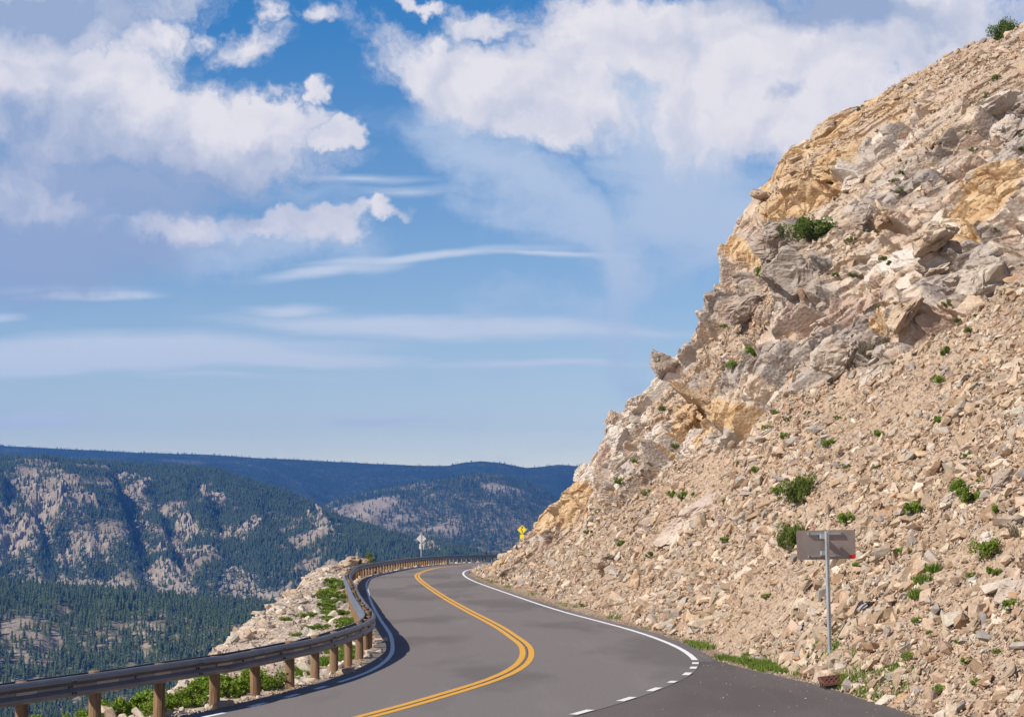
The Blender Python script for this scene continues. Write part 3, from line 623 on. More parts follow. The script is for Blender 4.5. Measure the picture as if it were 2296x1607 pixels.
# ------------------------------------------------------------------ loose stones
def ico():
    bm = bmesh.new(); bmesh.ops.create_icosphere(bm, subdivisions=1, radius=1.0); bm.verts.ensure_lookup_table()
    V = np.array([v.co[:] for v in bm.verts]); Fc = np.array([[v.index for v in f.verts] for f in bm.faces]); bm.free(); return V, Fc
IV, IF = ico()
def stones(name, C, S, tint, seed, flat=.55, tiltdir=None):
    """many angular stones as one mesh"""
    rg = np.random.default_rng(seed); n = len(C); k = len(IV)
    NV = 40; var = []
    for i in range(NV):
        v = IV.copy(); v = np.sign(v) * np.abs(v) ** .55
        pl = rg.normal(size=(7, 3)); pl /= np.linalg.norm(pl, axis=1)[:, None]
        for p in pl:
            d = v @ p; cut = rg.uniform(.45, .85); v = v - np.maximum(d - cut, 0)[:, None] * p
        v += rg.normal(scale=.10, size=v.shape); var.append(v)
    var = np.array(var); sel = rg.integers(0, NV, n)
    sc = S[:, None] * np.stack([rg.uniform(.8, 1.9, n), rg.uniform(.55, 1.0, n), rg.uniform(.34, flat + .35, n)], 1)
    V = var[sel] * sc[:, None, :]
    # random rotation: mostly lying with the slope
    yaw = rg.normal(0, .8, n); ax = rg.normal(scale=.45, size=(n, 2)) + (tiltdir if tiltdir is not None else 0)
    cy_, sy_ = np.cos(yaw), np.sin(yaw); Rz = np.zeros((n, 3, 3)); Rz[:, 0, 0] = cy_; Rz[:, 0, 1] = -sy_; Rz[:, 1, 0] = sy_; Rz[:, 1, 1] = cy_; Rz[:, 2, 2] = 1
    cx_, sx_ = np.cos(ax[:, 0]), np.sin(ax[:, 0]); Rx = np.zeros((n, 3, 3)); Rx[:, 0, 0] = 1; Rx[:, 1, 1] = cx_; Rx[:, 1, 2] = -sx_; Rx[:, 2, 1] = sx_; Rx[:, 2, 2] = cx_
    c2, s2 = np.cos(ax[:, 1]), np.sin(ax[:, 1]); Ry = np.zeros((n, 3, 3)); Ry[:, 1, 1] = 1; Ry[:, 0, 0] = c2; Ry[:, 0, 2] = s2; Ry[:, 2, 0] = -s2; Ry[:, 2, 2] = c2
    Rm = Ry @ Rx @ Rz; V = np.einsum('nij,nkj->nki', Rm, V) + C[:, None, :]
    Fc = (IF[None] + (np.arange(n) * k)[:, None, None]).reshape(-1, 3)
    col = np.repeat(np.c_[tint, np.ones(n)], k, 0)
    me = np_mesh(name, V.reshape(-1, 3), Fc, False, {'tint': ('FLOAT_COLOR', col)}); return link(name, me, M_STONE)
PAL = np.array([(.53, .38, .255), (.59, .455, .325), (.45, .32, .215), (.62, .51, .39), (.46, .29, .18), (.50, .43, .36), (.41, .355, .31), (.65, .555, .45), (.36, .235, .15), (.54, .41, .30)])
PW = np.array([.20, .20, .12, .10, .05, .10, .06, .05, .03, .09])
def pick(n, rg, pal=PAL, w=PW):
    i = rg.choice(len(pal), n, p=w / w.sum()); return np.clip(pal[i] * rg.uniform(.60, 1.02, (n, 1)) * rg.normal(1, .012, (n, 3)), .05, .8)
def scree():
    rg = np.random.default_rng(5); n = 450000
    nx, nt_ = HP.shape[:2]
    # sample evenly in solid angle seen from the road
    t = rg.uniform(-.0212, .42, n); x = rg.beta(1.0, 1.0, n) ** 1.0
    # weight towards even coverage
    j = np.clip(np.searchsorted(Ht, t), 1, nt_ - 2); i = np.clip(np.searchsorted(Hx, x * 1.0), 1, 1207)
    C = HP[i, j] + rg.normal(scale=.05, size=(n, 3)); rk = Hrock[i, j]; fan = smooth(fbm(C * np.array([.25, .8, .25]) + 7, 1.6, 3, 71), -.25, .15); keep = (rg.uniform(size=n) > rk * 1.05) & (rg.uniform(size=n) < .30 + .70 * fan)
    gr = on_hill(1884, 1533); keep &= ~((np.abs(C[:, 0] - gr.x) < .46) & (np.abs(C[:, 1] - gr.y) < .75)); sg = on_hill(1861, 1466); keep &= ~((np.abs(C[:, 0] - sg.x) < .22) & (C[:, 1] > sg.y - 1.1) & (C[:, 1] < sg.y + .2))
    C = C[keep]; rk = rk[keep]; n = len(C); Y = C[:, 1]
    s = .0185 * np.exp(rg.exponential(.50, n)) ; s = np.minimum(s, .19) * (Y / 40) ** .22
    s = np.where(rg.uniform(size=n) < .0035, rg.uniform(.12, .24, n), s)
    s = np.minimum(s, .15 + .0010 * Y)
    # patches of fine and coarse scree
    pa = fbm(C * np.array([.5, .5, 1.]), 3.2, 3, 7); s = s * (1 + .75 * pa); s = np.where(rk > .5, s * 1.15, s)
    C = C + DIRH * (s * .15)[:, None]
    o = stones("scree", C, s, pick(n, rg), 3, .5, np.array([.15, -.62])); tag(o, "tan and grey broken stones lying loose all over the steep hillside", "scree", kind='stuff')
    # left shoulder rubble
    n = 16000; s_ = rg.uniform(2, arc(RAIL)[-1] * .72, n) ; pt, tg, nr = at_arc(RAIL, s_); w, a = shoulder(pt[:, 1]); off = rg.uniform(-.1, 1, n) ** 1. * (w + 2.5)
    X = pt[:, 0] - nr[:, 0] * off; Y = pt[:, 1] - nr[:, 1] * off; z, v = ground_z(X, Y)
    sz = np.minimum(.019 * np.exp(rg.exponential(.6, n)), .22)
    pal = np.array([(.62, .52, .41), (.70, .61, .50), (.56, .43, .31), (.52, .46, .40)]); o = stones("shoulder_rubble", np.stack([X, Y, z + sz * .12], 1), sz, pick(n, rg, pal, np.array([.4, .25, .2, .15])), 8, .5)
    tag(o, "pale broken stones scattered on the bank behind the guardrail", "rubble", kind='stuff')
    # gravel along both road edges
    n = 14000; Yg = rg.uniform(20, 130, n) ** 1.; side = rg.uniform(size=n) < .5
    X = np.where(side, EL(Yg) - np.abs(rg.normal(scale=.16, size=n)) + .02, np.maximum(ER(Yg), np.where(Yg < 52, apx(Yg), -99)) + np.abs(rg.normal(scale=.25, size=n)) - .02)
    sz = rg.uniform(.008, .028, n); o = stones("roadside_gravel", np.stack([X, Yg, zroad(Yg) - .02 + sz * .3], 1), sz, pick(n, rg, PAL * .8), 9, .7); tag(o, "small grey and tan gravel along both edges of the asphalt", "gravel", kind='stuff')
    n = 160; Yg = rg.uniform(27, 44, n); X = xof(RW, Yg) + rg.uniform(.2, 1, n) * (apx(Yg) - xof(RW, Yg)); sz = rg.uniform(.004, .012, n)
    o = stones("asphalt_chips", np.stack([X, Yg, 0 * X + sz * .3], 1), sz, pick(n, rg, np.array([(.6, .55, .5), (.5, .42, .34)]), np.array([.5, .5])), 10, .7); tag(o, "tiny pale stone chips strewn over the side road asphalt", "stone chips", kind='stuff')
scree()

def boulder_mesh(seed, size, sub=5, cuts=22, rough=.075):
    rg = np.random.default_rng(seed); bm = bmesh.new(); bmesh.ops.create_icosphere(bm, subdivisions=sub, radius=1.0)
    V = np.array([v.co[:] for v in bm.verts]); Fc = np.array([[v.index for v in f.verts] for f in bm.faces]); bm.free()
    V = np.sign(V) * np.abs(V) ** .5
    pl = rg.normal(size=(cuts, 3)); pl /= np.linalg.norm(pl, axis=1)[:, None]
    for p in pl: d = V @ p; V = V - np.maximum(d - rg.uniform(.55, .95), 0)[:, None] * p
    V = V * np.array(size); f, i = facets(V * np.array([.8, 1, 1.5]) + 31.7 * seed, max(size) * .5, seed, 1.1, .35); g, i2 = facets(V * np.array([.8, 1, 1.4]) + 11.1 * seed, max(size) * .17, seed + 5, 1.1, .2); h3, _ = facets(V + 5.1 * seed, max(size) * .07, seed + 9, 1.); g = g + .4 * h3
    N = V / np.linalg.norm(V, axis=1)[:, None]; V = V + N * (rough * max(size) * (f * 1.3 + g * .6))[:, None]
    z = np.zeros(len(V)); return V, Fc, i, i2
NB = [0]
def boulder(xd, yd, size, rot, label, grey=0., orange=0., white=0., sink=.3, P=None, group=None, off=0.):
    NB[0] += 1; V, Fc, i, i2 = boulder_mesh(200 + NB[0], size)
    me = np_mesh("boulder", V, Fc, False, {'facet': ('FLOAT', i * .6), 'facet2': ('FLOAT', i2 * .8), 'talus': ('FLOAT', 0 * i), 'orange': ('FLOAT', 0 * i + orange), 'grey': ('FLOAT', 0 * i + grey), 'white': ('FLOAT', 0 * i + white)})
    o = link("boulder", me, M_ROCK); p = P or on_hill(xd, yd)
    o.location = p + Vector(DIRH) * (max(size[1:]) * (.5 - sink)) + Vector((0, off, 0)); o.rotation_euler = [math.radians(q) for q in rot]
    tag(o, label, "boulder", group); return o
boulder(1795, 640, (1.6, 1.4, 1.3), (5, 8, -20), "big grey brown block of rock below the large round shrub high on the cliff", 1.0, sink=.08)
boulder(1770, 545, (1.2, 1.1, .9), (12, -20, 30), "dark cracked outcrop just left of the large round shrub on the cliff", .8)
boulder(1695, 692, (2.1, 1.3, .8), (5, -32, 10), "long tilted grey slab with a shadowed underside below the brown block", .7)
boulder(1712, 445, (.9, .9, .42), (0, 6, 0), "flat brown rock jutting out from the cliff edge against the sky", .35, .3, sink=.1)
boulder(1500, 830, (1.15, 1.0, 1.2), (8, -12, 25), "square brown block standing on the skyline halfway down the cliff edge", .95, .1, sink=-.15)
boulder(1440, 905, (1.1, .9, .55), (0, -35, 0), "pale sloping slab on the skyline below the square brown block", 0, 0, .5)
boulder(1382, 950, (.75, .7, .8), (0, -40, 15), "rounded pinkish grey rock on the skyline above the white patch", .3, 0, .2, sink=.15)
boulder(1400, 985, (.9, .7, .7), (0, -45, 0), "white weathered rock on the lower part of the cliff edge", 0, 0, 1.)
boulder(1308, 1068, (.9, .7, .8), (10, -50, 0), "whitish rock with a brown shadowed face lowest on the skyline", 0, 0, .8, sink=.15)
boulder(1551, 940, (.7, .7, 1.1), (0, 20, 20), "upright orange tan rock beside a dark cleft in mid cliff", 0, .8)
boulder(1525, 1010, (.6, .5, 1.15), (0, 15, 0), "upright cream white slab in the middle of the lower cliff", 0, .1, .8)
boulder(1915, 800, (.9, .8, .8), (10, -10, 0), "pale grey block beside the dark hollow at the foot of the cliff", .4, 0, .3)
boulder(1850, 385, (1.3, 1.2, 1.5), (0, 25, 20), "large orange outcrop near the top of the cliff", 0, 1.)
boulder(1845, 300, (1.5, 1.1, .8), (0, -30, 10), "rounded brown outcrop on the upper skyline above the orange rock", .3, .5)
boulder(1775, 420, (1.2, 1.0, .8), (10, -10, 0), "yellow tan blocky outcrop left of the large orange rock", 0, .7)
boulder(2140, 540, (1.0, .8, .6), (0, -20, 0), "brown overhanging rock with a deep shadow below it at right", .3, .3)
boulder(2110, 590, (1.1, .8, .7), (0, -30, 0), "large cracked pinkish block under the overhanging rock at right", .15)
boulder(1960, 495, (.7, .6, .55), (0, -20, 20), "dark grey boulder right of and above the large round shrub", .8)
boulder(2000, 500, (.55, .5, .45), (0, -25, 0), "reddish brown boulder beside the dark grey one in upper mid slope", .3, .3)
boulder(2060, 715, (1.1, .6, .4), (0, -40, 0), "brown wedge of layered rock in the middle of the slope", .2, .4)
boulder(1372, 1262, (.85, .6, .55), (0, -24, 30), "brown faced boulder with a white top low on the scree near the road", .5, .35, sink=.0)
boulder(1345, 1268, (.35, .3, .2), (0, -30, 10), "small white slab left of the brown faced boulder", 0, 0, .9)
boulder(1560, 1172, (1.7, 1.1, .5), (8, -32, 5), "large smooth pale slab lying on the lower scree", 0, 0, .35, sink=.32)
boulder(1490, 1222, (.6, .5, .5), (0, -10, 35), "cracked brown block at the lower end of the smooth slab", .3, .35, 0, sink=.1)
boulder(1243, 1330, (.36, .3, .28), (0, -10, 30), "small brown boulder at the foot of the scree beside the white line", .1, .5, sink=.1)
boulder(1205, 1172, (.4, .35, .28), (0, -30, 30), "orange brown rock on the lower scree above the yellow sign", 0, .7)
boulder(1123, 1275, (.9, .5, .45), (0, -35, 20), "long orange boulder in the rubble at the inside of the bend", 0, .75, sink=.1)
boulder(1134, 1252, (.5, .45, .5), (0, -10, 0), "orange cream boulder against the far guardrail at the inside of the bend", 0, .45, .2, sink=.1)
boulder(1735, 975, (.85, .4, .22), (0, -32, 0), "long flat pale slab in the middle of the scree", 0, 0, .7)
boulder(1960, 845, (.8, .35, .25), (0, -35, 0), "long narrow grey slab right of the dark hollow", .3, 0, .5)
boulder(2150, 640, (.8, .7, .7), (0, -20, 40), "blocky pale grey outcrop at upper right", .4, 0, .4)
boulder(2235, 630, (1.0, .8, .8), (0, -20, 10), "broken grey outcrop near the right edge of the picture", .6, 0, .2)
boulder(2265, 1085, (.45, .4, .3), (0, -10, 10), "square grey brown boulder at the right edge above the green tufts", .6)
boulder(2125, 1130, (.33, .3, .2), (0, -25, 10), "pale grey boulder between green tufts on the scree at right", .2, 0, .5)
boulder(2280, 1330, (.42, .35, .26), (0, -28, 20), "large smooth grey boulder low at the right edge of the picture", .5, 0, .3)
boulder(2215, 1210, (.24, .2, .14), (0, -20, 10), "flat cream stone beside the dry bush at the right edge", 0, 0, .8)
boulder(2240, 250, (1.4, .8, .5), (0, -22, 0), "smooth pale grey ledge near the top right corner", .3, 0, .5)
boulder(2255, 300, (.8, .5, 1.0), (0, 25, 0), "leaning pale grey slab below the ledge at top right", .4, 0, .5)
boulder(1915, 410, (.9, .7, .4), (0, -28, 0), "cream flat topped rock right of the orange outcrop", 0, .1, .6)
boulder(2100, 245, (.6, .4, .35), (0, -20, 0), "small red brown rock on the upper slope", 0, .3)

def bank_rock(xd, yd, Y, size, rot, label, **k):
    boulder(0, 0, size, rot, label, P=at(xd, yd, Y), **k)
for q in [(762, 1284, 123, (.75, .6, .42), (5, 12, 30), "tan layered rock forming the front of the outcrop beside the far rail bend", .2),
          (738, 1297, 120, (.55, .5, .28), (0, 6, 0), "flat tan ledge at the left edge of the outcrop beside the rail", .3),
          (748, 1276, 123, (.62, .5, .26), (0, 4, 30), "thin flat ledge halfway up the left side of the outcrop", .2),
          (775, 1266, 126, (.6, .55, .38), (0, -6, 50), "blocky tan rock near the top of the outcrop beside the rail", .1),
          (795, 1256, 128, (.62, .6, .34), (0, -5, 20), "highest flat rock of the outcrop, under the olive bush", .2),
          (818, 1262, 130, (.8, .6, .30), (0, 10, 10), "low rock sloping from the olive bush to the rail", .2),
          (728, 1312, 114, (.6, .5, .42), (0, 20, 20), "smooth pinkish rock at the lower left foot of the outcrop", .35),
          (752, 1302, 118, (.7, .5, .36), (0, 15, 60), "cracked brown rock at the middle of the outcrop foot", .4),
          (778, 1290, 121, (.6, .5, .40), (0, 0, 10), "reddish tan block beside the rail on the outcrop", .15)]:
    bank_rock(q[0], q[1], q[2], q[3], q[4], q[5], grey=q[6], orange=.12)
# ------------------------------------------------------------------ plants
def tuft_mesh(name, seed, n, r, h, spread=.7, w=.02):
    rg = np.random.default_rng(seed); V = []; Fc = []; S = []
    for k in range(n):
        a = rg.uniform(0, 2 * np.pi); q = r * math.sqrt(rg.uniform()); bx, by = q * math.cos(a) * .8, q * math.sin(a) * .8
        l = h * rg.uniform(.55, 1.1) * (1 - .35 * (q / r) ** 2); dx, dy = math.cos(a) * spread * rg.uniform(.1, 1) * q / r + rg.normal(0, .2), math.sin(a) * spread * rg.uniform(.1, 1) * q / r + rg.normal(0, .2)
        b = rg.uniform(0, np.pi); wx, wy = math.cos(b) * w, math.sin(b) * w; i = len(V)
        V += [(bx - wx, by - wy, -.03), (bx + wx, by + wy, -.03), (bx + dx * l * .4 + wx * .8, by + dy * l * .4 + wy * .8, l * .6), (bx + dx * l * .4 - wx * .8, by + dy * l * .4 - wy * .8, l * .6), (bx + dx * l * .9, by + dy * l * .9, l)]
        Fc += [(i, i + 1, i + 2), (i, i + 2, i + 3), (i + 3, i + 2, i + 4)]; s = rg.uniform(.0, 1); S += [s * .5, s * .5, s, s, min(1, s + .2)]
    return np_mesh(name, V, Fc, False, {'shade': ('FLOAT', S)})
def bush_mesh(name, seed, n, rx, rz, leaf=.05, lumps=7, up=0.):
    rg = np.random.default_rng(seed); V = []; Fc = []; S = []
    lc = [(rg.normal(0, .50) * rx, rg.normal(0, .50) * rx, rz * rg.uniform(.25, 1.05), rg.uniform(.18, .48)) for _ in range(lumps)]
    for k in range(n):
        c = lc[rg.integers(lumps)]; d = rg.normal(size=3); d /= np.linalg.norm(d); q = rg.uniform(.35, 1.05) ** .6 * c[3]
        p = np.array([c[0] + d[0] * q * rx, c[1] + d[1] * q * rx, max(.0, c[2] * .8 + d[2] * q * rz)])
        u = rg.normal(size=3); u[2] += up; u /= np.linalg.norm(u); v = np.cross(u, rg.normal(size=3)); v /= np.linalg.norm(v); l = leaf * rg.uniform(.6, 1.4)
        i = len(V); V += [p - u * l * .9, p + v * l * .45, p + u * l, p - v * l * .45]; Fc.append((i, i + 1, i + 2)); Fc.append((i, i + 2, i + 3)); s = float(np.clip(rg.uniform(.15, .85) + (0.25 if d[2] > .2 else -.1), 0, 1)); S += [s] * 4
    return np_mesh(name, V, Fc, False, {'shade': ('FLOAT', S)})
def twigs_mesh(name, seed, n, r, h, w=.008):
    rg = np.random.default_rng(seed); V = []; Fc = []
    for k in range(n):
        a = rg.uniform(0, 2 * np.pi); q = rg.uniform(.2, .9); tip = np.array([math.cos(a) * r * q, math.sin(a) * r * q, h * rg.uniform(.4, .9)])
        b = np.array([rg.normal(0, .04), rg.normal(0, .04), -.05]); m = (b + tip) / 2 + rg.normal(0, .06, 3) * r
        for p, q2, w1, w2 in ((b, m, w * 1.6, w), (m, tip, w, w * .4)):
            i = len(V)
            for c, ww in ((p, w1), (q2, w2)):
                for j in range(3): V.append(c + np.array([math.cos(j * 2.1) * ww, math.sin(j * 2.1) * ww, 0]))
            for j in range(3): Fc.append((i + j, i + (j + 1) % 3, i + 3 + (j + 1) % 3)); Fc.append((i + j, i + 3 + (j + 1) % 3, i + 3 + j))
    return np_mesh(name, V, Fc, False)
def mk(me, mat): me.materials.append(mat); return me
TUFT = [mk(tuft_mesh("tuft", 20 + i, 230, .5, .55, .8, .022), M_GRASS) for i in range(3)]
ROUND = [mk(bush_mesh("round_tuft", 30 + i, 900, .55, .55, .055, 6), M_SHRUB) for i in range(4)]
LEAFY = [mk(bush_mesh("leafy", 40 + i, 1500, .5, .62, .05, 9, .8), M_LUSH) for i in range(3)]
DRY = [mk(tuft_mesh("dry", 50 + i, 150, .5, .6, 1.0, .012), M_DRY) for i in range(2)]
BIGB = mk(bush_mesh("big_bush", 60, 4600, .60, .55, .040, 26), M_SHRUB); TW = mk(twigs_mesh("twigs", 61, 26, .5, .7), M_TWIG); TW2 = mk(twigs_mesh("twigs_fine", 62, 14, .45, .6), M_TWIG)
def plant(kind, p, size, label, cat, group=None, zs=1.0, name=None, lean=True):
    lib = {'tuft': TUFT, 'round': ROUND, 'leafy': LEAFY, 'dry': DRY, 'big': [BIGB]}[kind]
    nm = name or {'tuft': 'grass_tuft', 'round': 'cushion_plant', 'leafy': 'leafy_plant', 'dry': 'dry_plant', 'big': 'shrub'}[kind]
    r = empty(nm, p, random.uniform(0, 6.28)); r.scale = (size, size, size * zs)
    if kind in ('tuft', 'dry'): 
        bpy.data.objects.remove(r); r = link(nm, random.choice(lib)); r.location = p; r.rotation_euler = (0, 0, random.uniform(0, 6.28)); r.scale = (size, size, size * zs)
    else:
        link('foliage', random.choice(lib), None, r); link('stem', TW if kind == 'big' else TW2, None, r)
    tag(r, label, cat, group); return r
def hp(kind, x, y, wpx, label, cat, group=None, zs=1.0, **k):
    p = on_hill(x, y); size = wpx / F_D * p.y * 1.12; return plant(kind, p - Vector((0, 0, size * .05)) + Vector(DIRH) * size * .1, size, label, cat, group, zs, **k)
hp('big', 1818, 540, 68, "large dark green rounded shrub high on the cliff above the brown block", "shrub", zs=1.05)
hp('big', 1797, 1128, 56, "tall green shrub leaning on the scree above and left of the blank sign", "shrub", zs=1.6)
hp('big', 1780, 1230, 46, "narrow green shrub half hidden behind the left end of the blank sign", "shrub", zs=1.8)
p = at(2252, 88, 102.5); plant('big', p, 1.25, "small bushy green tree alone on the skyline at top right", "bush", zs=1.5, name='shrub')
hp('leafy', 1722, 635, 42, "bright green bush in the cleft left of the big brown block", "shrub")
hp('round', 1890, 548, 24, "grey green bush right below the large round shrub", "shrub")
hp('leafy', 1675, 800, 40, "green bush on the ledge below the tilted grey slab", "shrub"); hp('leafy', 1645, 828, 26, "smaller green bush just below and left of the ledge bush", "shrub")
hp('round', 1640, 735, 22, "tiny green bush under the left end of the tilted slab", "shrub"); hp('round', 1748, 700, 34, "flat green cushion growing along the right end of the tilted slab", "shrub", zs=.5)
hp('dry', 2288, 1205, 52, "dry brown bush at the right edge above the flat cream stone", "dry bush"); hp('dry', 1965, 790, 60, "grey dry growth in the dark hollow at the foot of the cliff", "dry bush", zs=.9)
hp('tuft', 2100, 1280, 40, "upper part of the long green strip of grass on the scree at right", "grass tuft"); hp('tuft', 2078, 1312, 46, "middle part of the long green strip of grass on the scree at right", "grass tuft"); hp('tuft', 2060, 1345, 42, "lower part of the long green strip of grass on the scree at right", "grass tuft")
hp('leafy', 2145, 1110, 44, "upper green tuft of the pair above the pale boulder at right", "plant"); hp('leafy', 2170, 1130, 54, "yellow green tuft below right of its darker neighbour by the pale boulder", "plant"); hp('leafy', 2050, 1160, 46, "round green tuft left of the pale boulder on the scree", "plant")
hp('leafy', 1897, 1180, 40, "green cushion just above the right end of the blank sign", "plant"); hp('leafy', 2216, 1255, 60, "straggly green plant with pale flowers below the flat cream stone", "plant"); hp('leafy', 2275, 1375, 40, "bright green tuft under the large grey boulder at the right edge", "plant")
hp('round', 2120, 797, 34, "dark green tuft alone on the scree below the grey wedge at right", "plant"); hp('leafy', 2108, 865, 26, "green tuft on the open scree below the dark one", "plant"); hp('leafy', 2118, 950, 26, "bright tuft in the middle of the open scree at right", "plant")
UP = [(1882, 620), (1910, 626), (1828, 662), (1955, 666), (2128, 690), (2180, 715), (2150, 728), (2178, 745), (2020, 695), (2060, 690), (1990, 500), (2025, 440), (2095, 328), (2150, 275), (2190, 300), (2220, 220), (2225, 525), (2290, 345), (2045, 370), (2030, 395), (1870, 450), (2008, 600), (2230, 180), (2180, 345), (1930, 500), (2010, 410), (1985, 585), (1850, 830), (2288, 310), (1905, 760), (1920, 250)]
for q in UP: hp('round', q[0], q[1], random.uniform(13, 25), "small green cushion plant growing between rocks on the upper cliff", "plant", "small cushion plants on the upper cliff", zs=.8)
MID = [(1497, 921), (1496, 1015), (1452, 1040), (1509, 1115), (1530, 1122), (1560, 1110), (1600, 1170), (1626, 1130), (1745, 930), (1740, 968), (1720, 965), (1770, 945), (1855, 1003), (1875, 942), (1950, 855), (1970, 980), (2015, 1000), (1965, 1050), (1745, 1110), (1770, 985), (1815, 930), (2060, 975), (1905, 1050), (1410, 1085), (1395, 1225), (1442, 1272), (1460, 1250), (1645, 1245), (1450, 1110), (1325, 1200), (1650, 1045), (1700, 1060), (1625, 1220), (1345, 1150)]
for q in MID: hp('leafy' if random.random() < .5 else 'round', q[0], q[1], random.uniform(14, 28), "small green plant growing in the tan scree across the middle of the slope", "plant", "small plants across the middle scree", zs=.9)
LOW = [(1813, 1307), (1862, 1330), (1925, 1275), (1848, 1455), (2172, 1030), (2200, 1085), (2250, 1150), (2230, 1290), (2180, 1300), (2120, 1400), (2085, 1430), (2150, 1450), (2170, 1500), (1990, 1500), (2240, 1470), (2190, 1545), (2110, 1560), (2030, 1250), (2010, 1180), (2290, 1450), (2060, 1400), (1715, 1345), (1310, 1365), (2040, 1480)]
for q in LOW: hp('leafy', q[0], q[1], random.uniform(14, 34), "small green plant among the coarse stones low on the slope around the blank sign", "plant", "small plants among the lowest stones", zs=.8)
def gz(x, y): return float(ground_z(np.array([x]), np.array([y]))[0][0])
def gp(kind, x, y, size, label, cat, group=None, zs=1.0):
    return plant(kind, Vector((x, y, gz(x, y) + .0)), size, label, cat, group, zs)
def at_rail(s, off):
    pt, t, n = at_arc(RAIL, np.array([s])); return float(pt[0, 0] - n[0, 0] * off), float(pt[0, 1] - n[0, 1] * off)
sR = lambda Y: arc_of_Y(RAIL, Y)
for i in range(34):    # bright leafy plants just behind the rail, foreground
    x, y = at_rail(sR(random.uniform(24, 35)), random.uniform(.35, 1.5)); gp('leafy', x, y, random.uniform(.45, .85), "bright green leafy plant between the nearest guardrail posts", "plant", "leafy plants behind the nearest posts", .75)
for i in range(30):
    x, y = at_rail(sR(random.uniform(34, 48)), random.uniform(.25, 1.0)); gp('tuft', x, y, random.uniform(.25, .5), "green tuft of grass at the foot of the guardrail posts before the bend", "grass tuft", "grass tufts at the posts before the bend", .8)
for i in range(40):
    Y = random.uniform(47, 105); x, y = at_rail(sR(Y), random.uniform(.25, 1.1)); gp(random.choice(['tuft', 'leafy']), x, y, random.uniform(.4, .75) * (Y / 70) ** .4, "green tuft of grass close behind the guardrail along the bank", "grass tuft", "grass tufts along the back of the guardrail", .6)
for (xd, yd, w, Y) in [(735, 1358, 40, 78), (728, 1375, 26, 70), (690, 1395, 24, 62), (640, 1402, 20, 60), (752, 1327, 34, 92), (700, 1435, 24, 55), (745, 1310, 24, 100), (775, 1410, 34, 56), (725, 1420, 20, 56), (665, 1430, 18, 52)]:
    p = at(xd, yd, Y); gp('leafy', p.x, p.y, w / F_D * Y * 1.6, "round bright green cushion on the pale rocky bank left of the guardrail", "plant", "round cushions on the rocky bank", .55)
p = at(583, 1432, 44.5); gp('leafy', p.x, p.y, .62, "yellow green bush at the outer edge of the rocky bank", "shrub", None, .8)
p = at(805, 1252, 128); o = gp('round', p.x, p.y, 1.5, "olive green bush on top of the rock outcrop beside the far rail bend", "shrub", None, .8); o.location.z = at(805, 1262, 128).z
# grass verge along the side road (uncountable)
def verge(name, pts, n, rx, ry, h, label):
    rg = np.random.default_rng(abs(hash(name)) % 1000 if False else len(name) * 7 + len(pts)); V = []; Fc = []; S = []; cl = [(p[0] + rg.normal(0, rx * 1.5), p[1] + rg.normal(0, ry)) for p in pts for _ in range(5)]
    for k in range(n):
        c = cl[rg.integers(len(cl))]; x, y = c[0] + rg.normal(0, .09), c[1] + rg.normal(0, .16)
        if y < 52 and x < apx(y) + .05: x = apx(y) + .05 + abs(rg.normal(0, .1))
        z = hill_z(x, y); l = h * rg.uniform(.4, 1.2); a = rg.uniform(0, 6.28); w = .010; wx, wy = math.cos(a) * w, math.sin(a) * w; dx, dy = rg.normal(0, .35, 2) * l; i = len(V)
        V += [(x - wx, y - wy, z - .03), (x + wx, y + wy, z - .03), (x + dx * .4 + wx * .7, y + dy * .4 + wy * .7, z + l * .6), (x + dx * .4 - wx * .7, y + dy * .4 - wy * .7, z + l * .6), (x + dx, y + dy, z + l)]
        Fc += [(i, i + 1, i + 2), (i, i + 2, i + 3), (i + 3, i + 2, i + 4)]; s = rg.uniform(); S += [s * .5, s * .5, s, s, s]
    o = link(name, np_mesh(name, V, Fc, False, {'shade': ('FLOAT', S)}), M_GRASS); tag(o, label, "grass", kind='stuff')
def hill_z(x, y):
    t = x / y
    if t <= Ht[0]: return -.05
    j = int(np.clip(np.searchsorted(Ht, t), 1, len(Ht) - 2)); col = HP[:1190, j]
    if y < col[0, 1]: return -.05
    return float(np.interp(y, col[:, 1], col[:, 2]))
verge("grass", [(4.95, 47.5), (5.05, 46.5), (5.1, 42.2), (5.3, 41.6), (5.4, 40.4), (5.8, 40.2), (5.5, 39.5), (5.9, 38.9), (6.1, 37.6), (6.3, 38.4), (6.6, 37.4)], 5200, .20, .5, .14, "green grass strip along the edge of the side road at the foot of the scree")
verge("grass", [(5.98, 34.6), (6.05, 34.2), (6.15, 34.0), (6.25, 33.8), (6.35, 33.6), (6.45, 32.3), (6.55, 31.6), (6.7, 32.5), (6.6, 35.5)], 2000, .13, .3, .13, "green grass around the rusty drain grate beside the side road")
verge("grass", [(4.2, 57), (3.6, 62), (2.4, 74), (1.0, 87), (-.4, 100), (-1.4, 112), (-1.6, 112), (-1.2, 108), (-2.2, 120)], 1500, .15, 2.2, .10, "thin dry grass at the foot of the scree along the right white line")

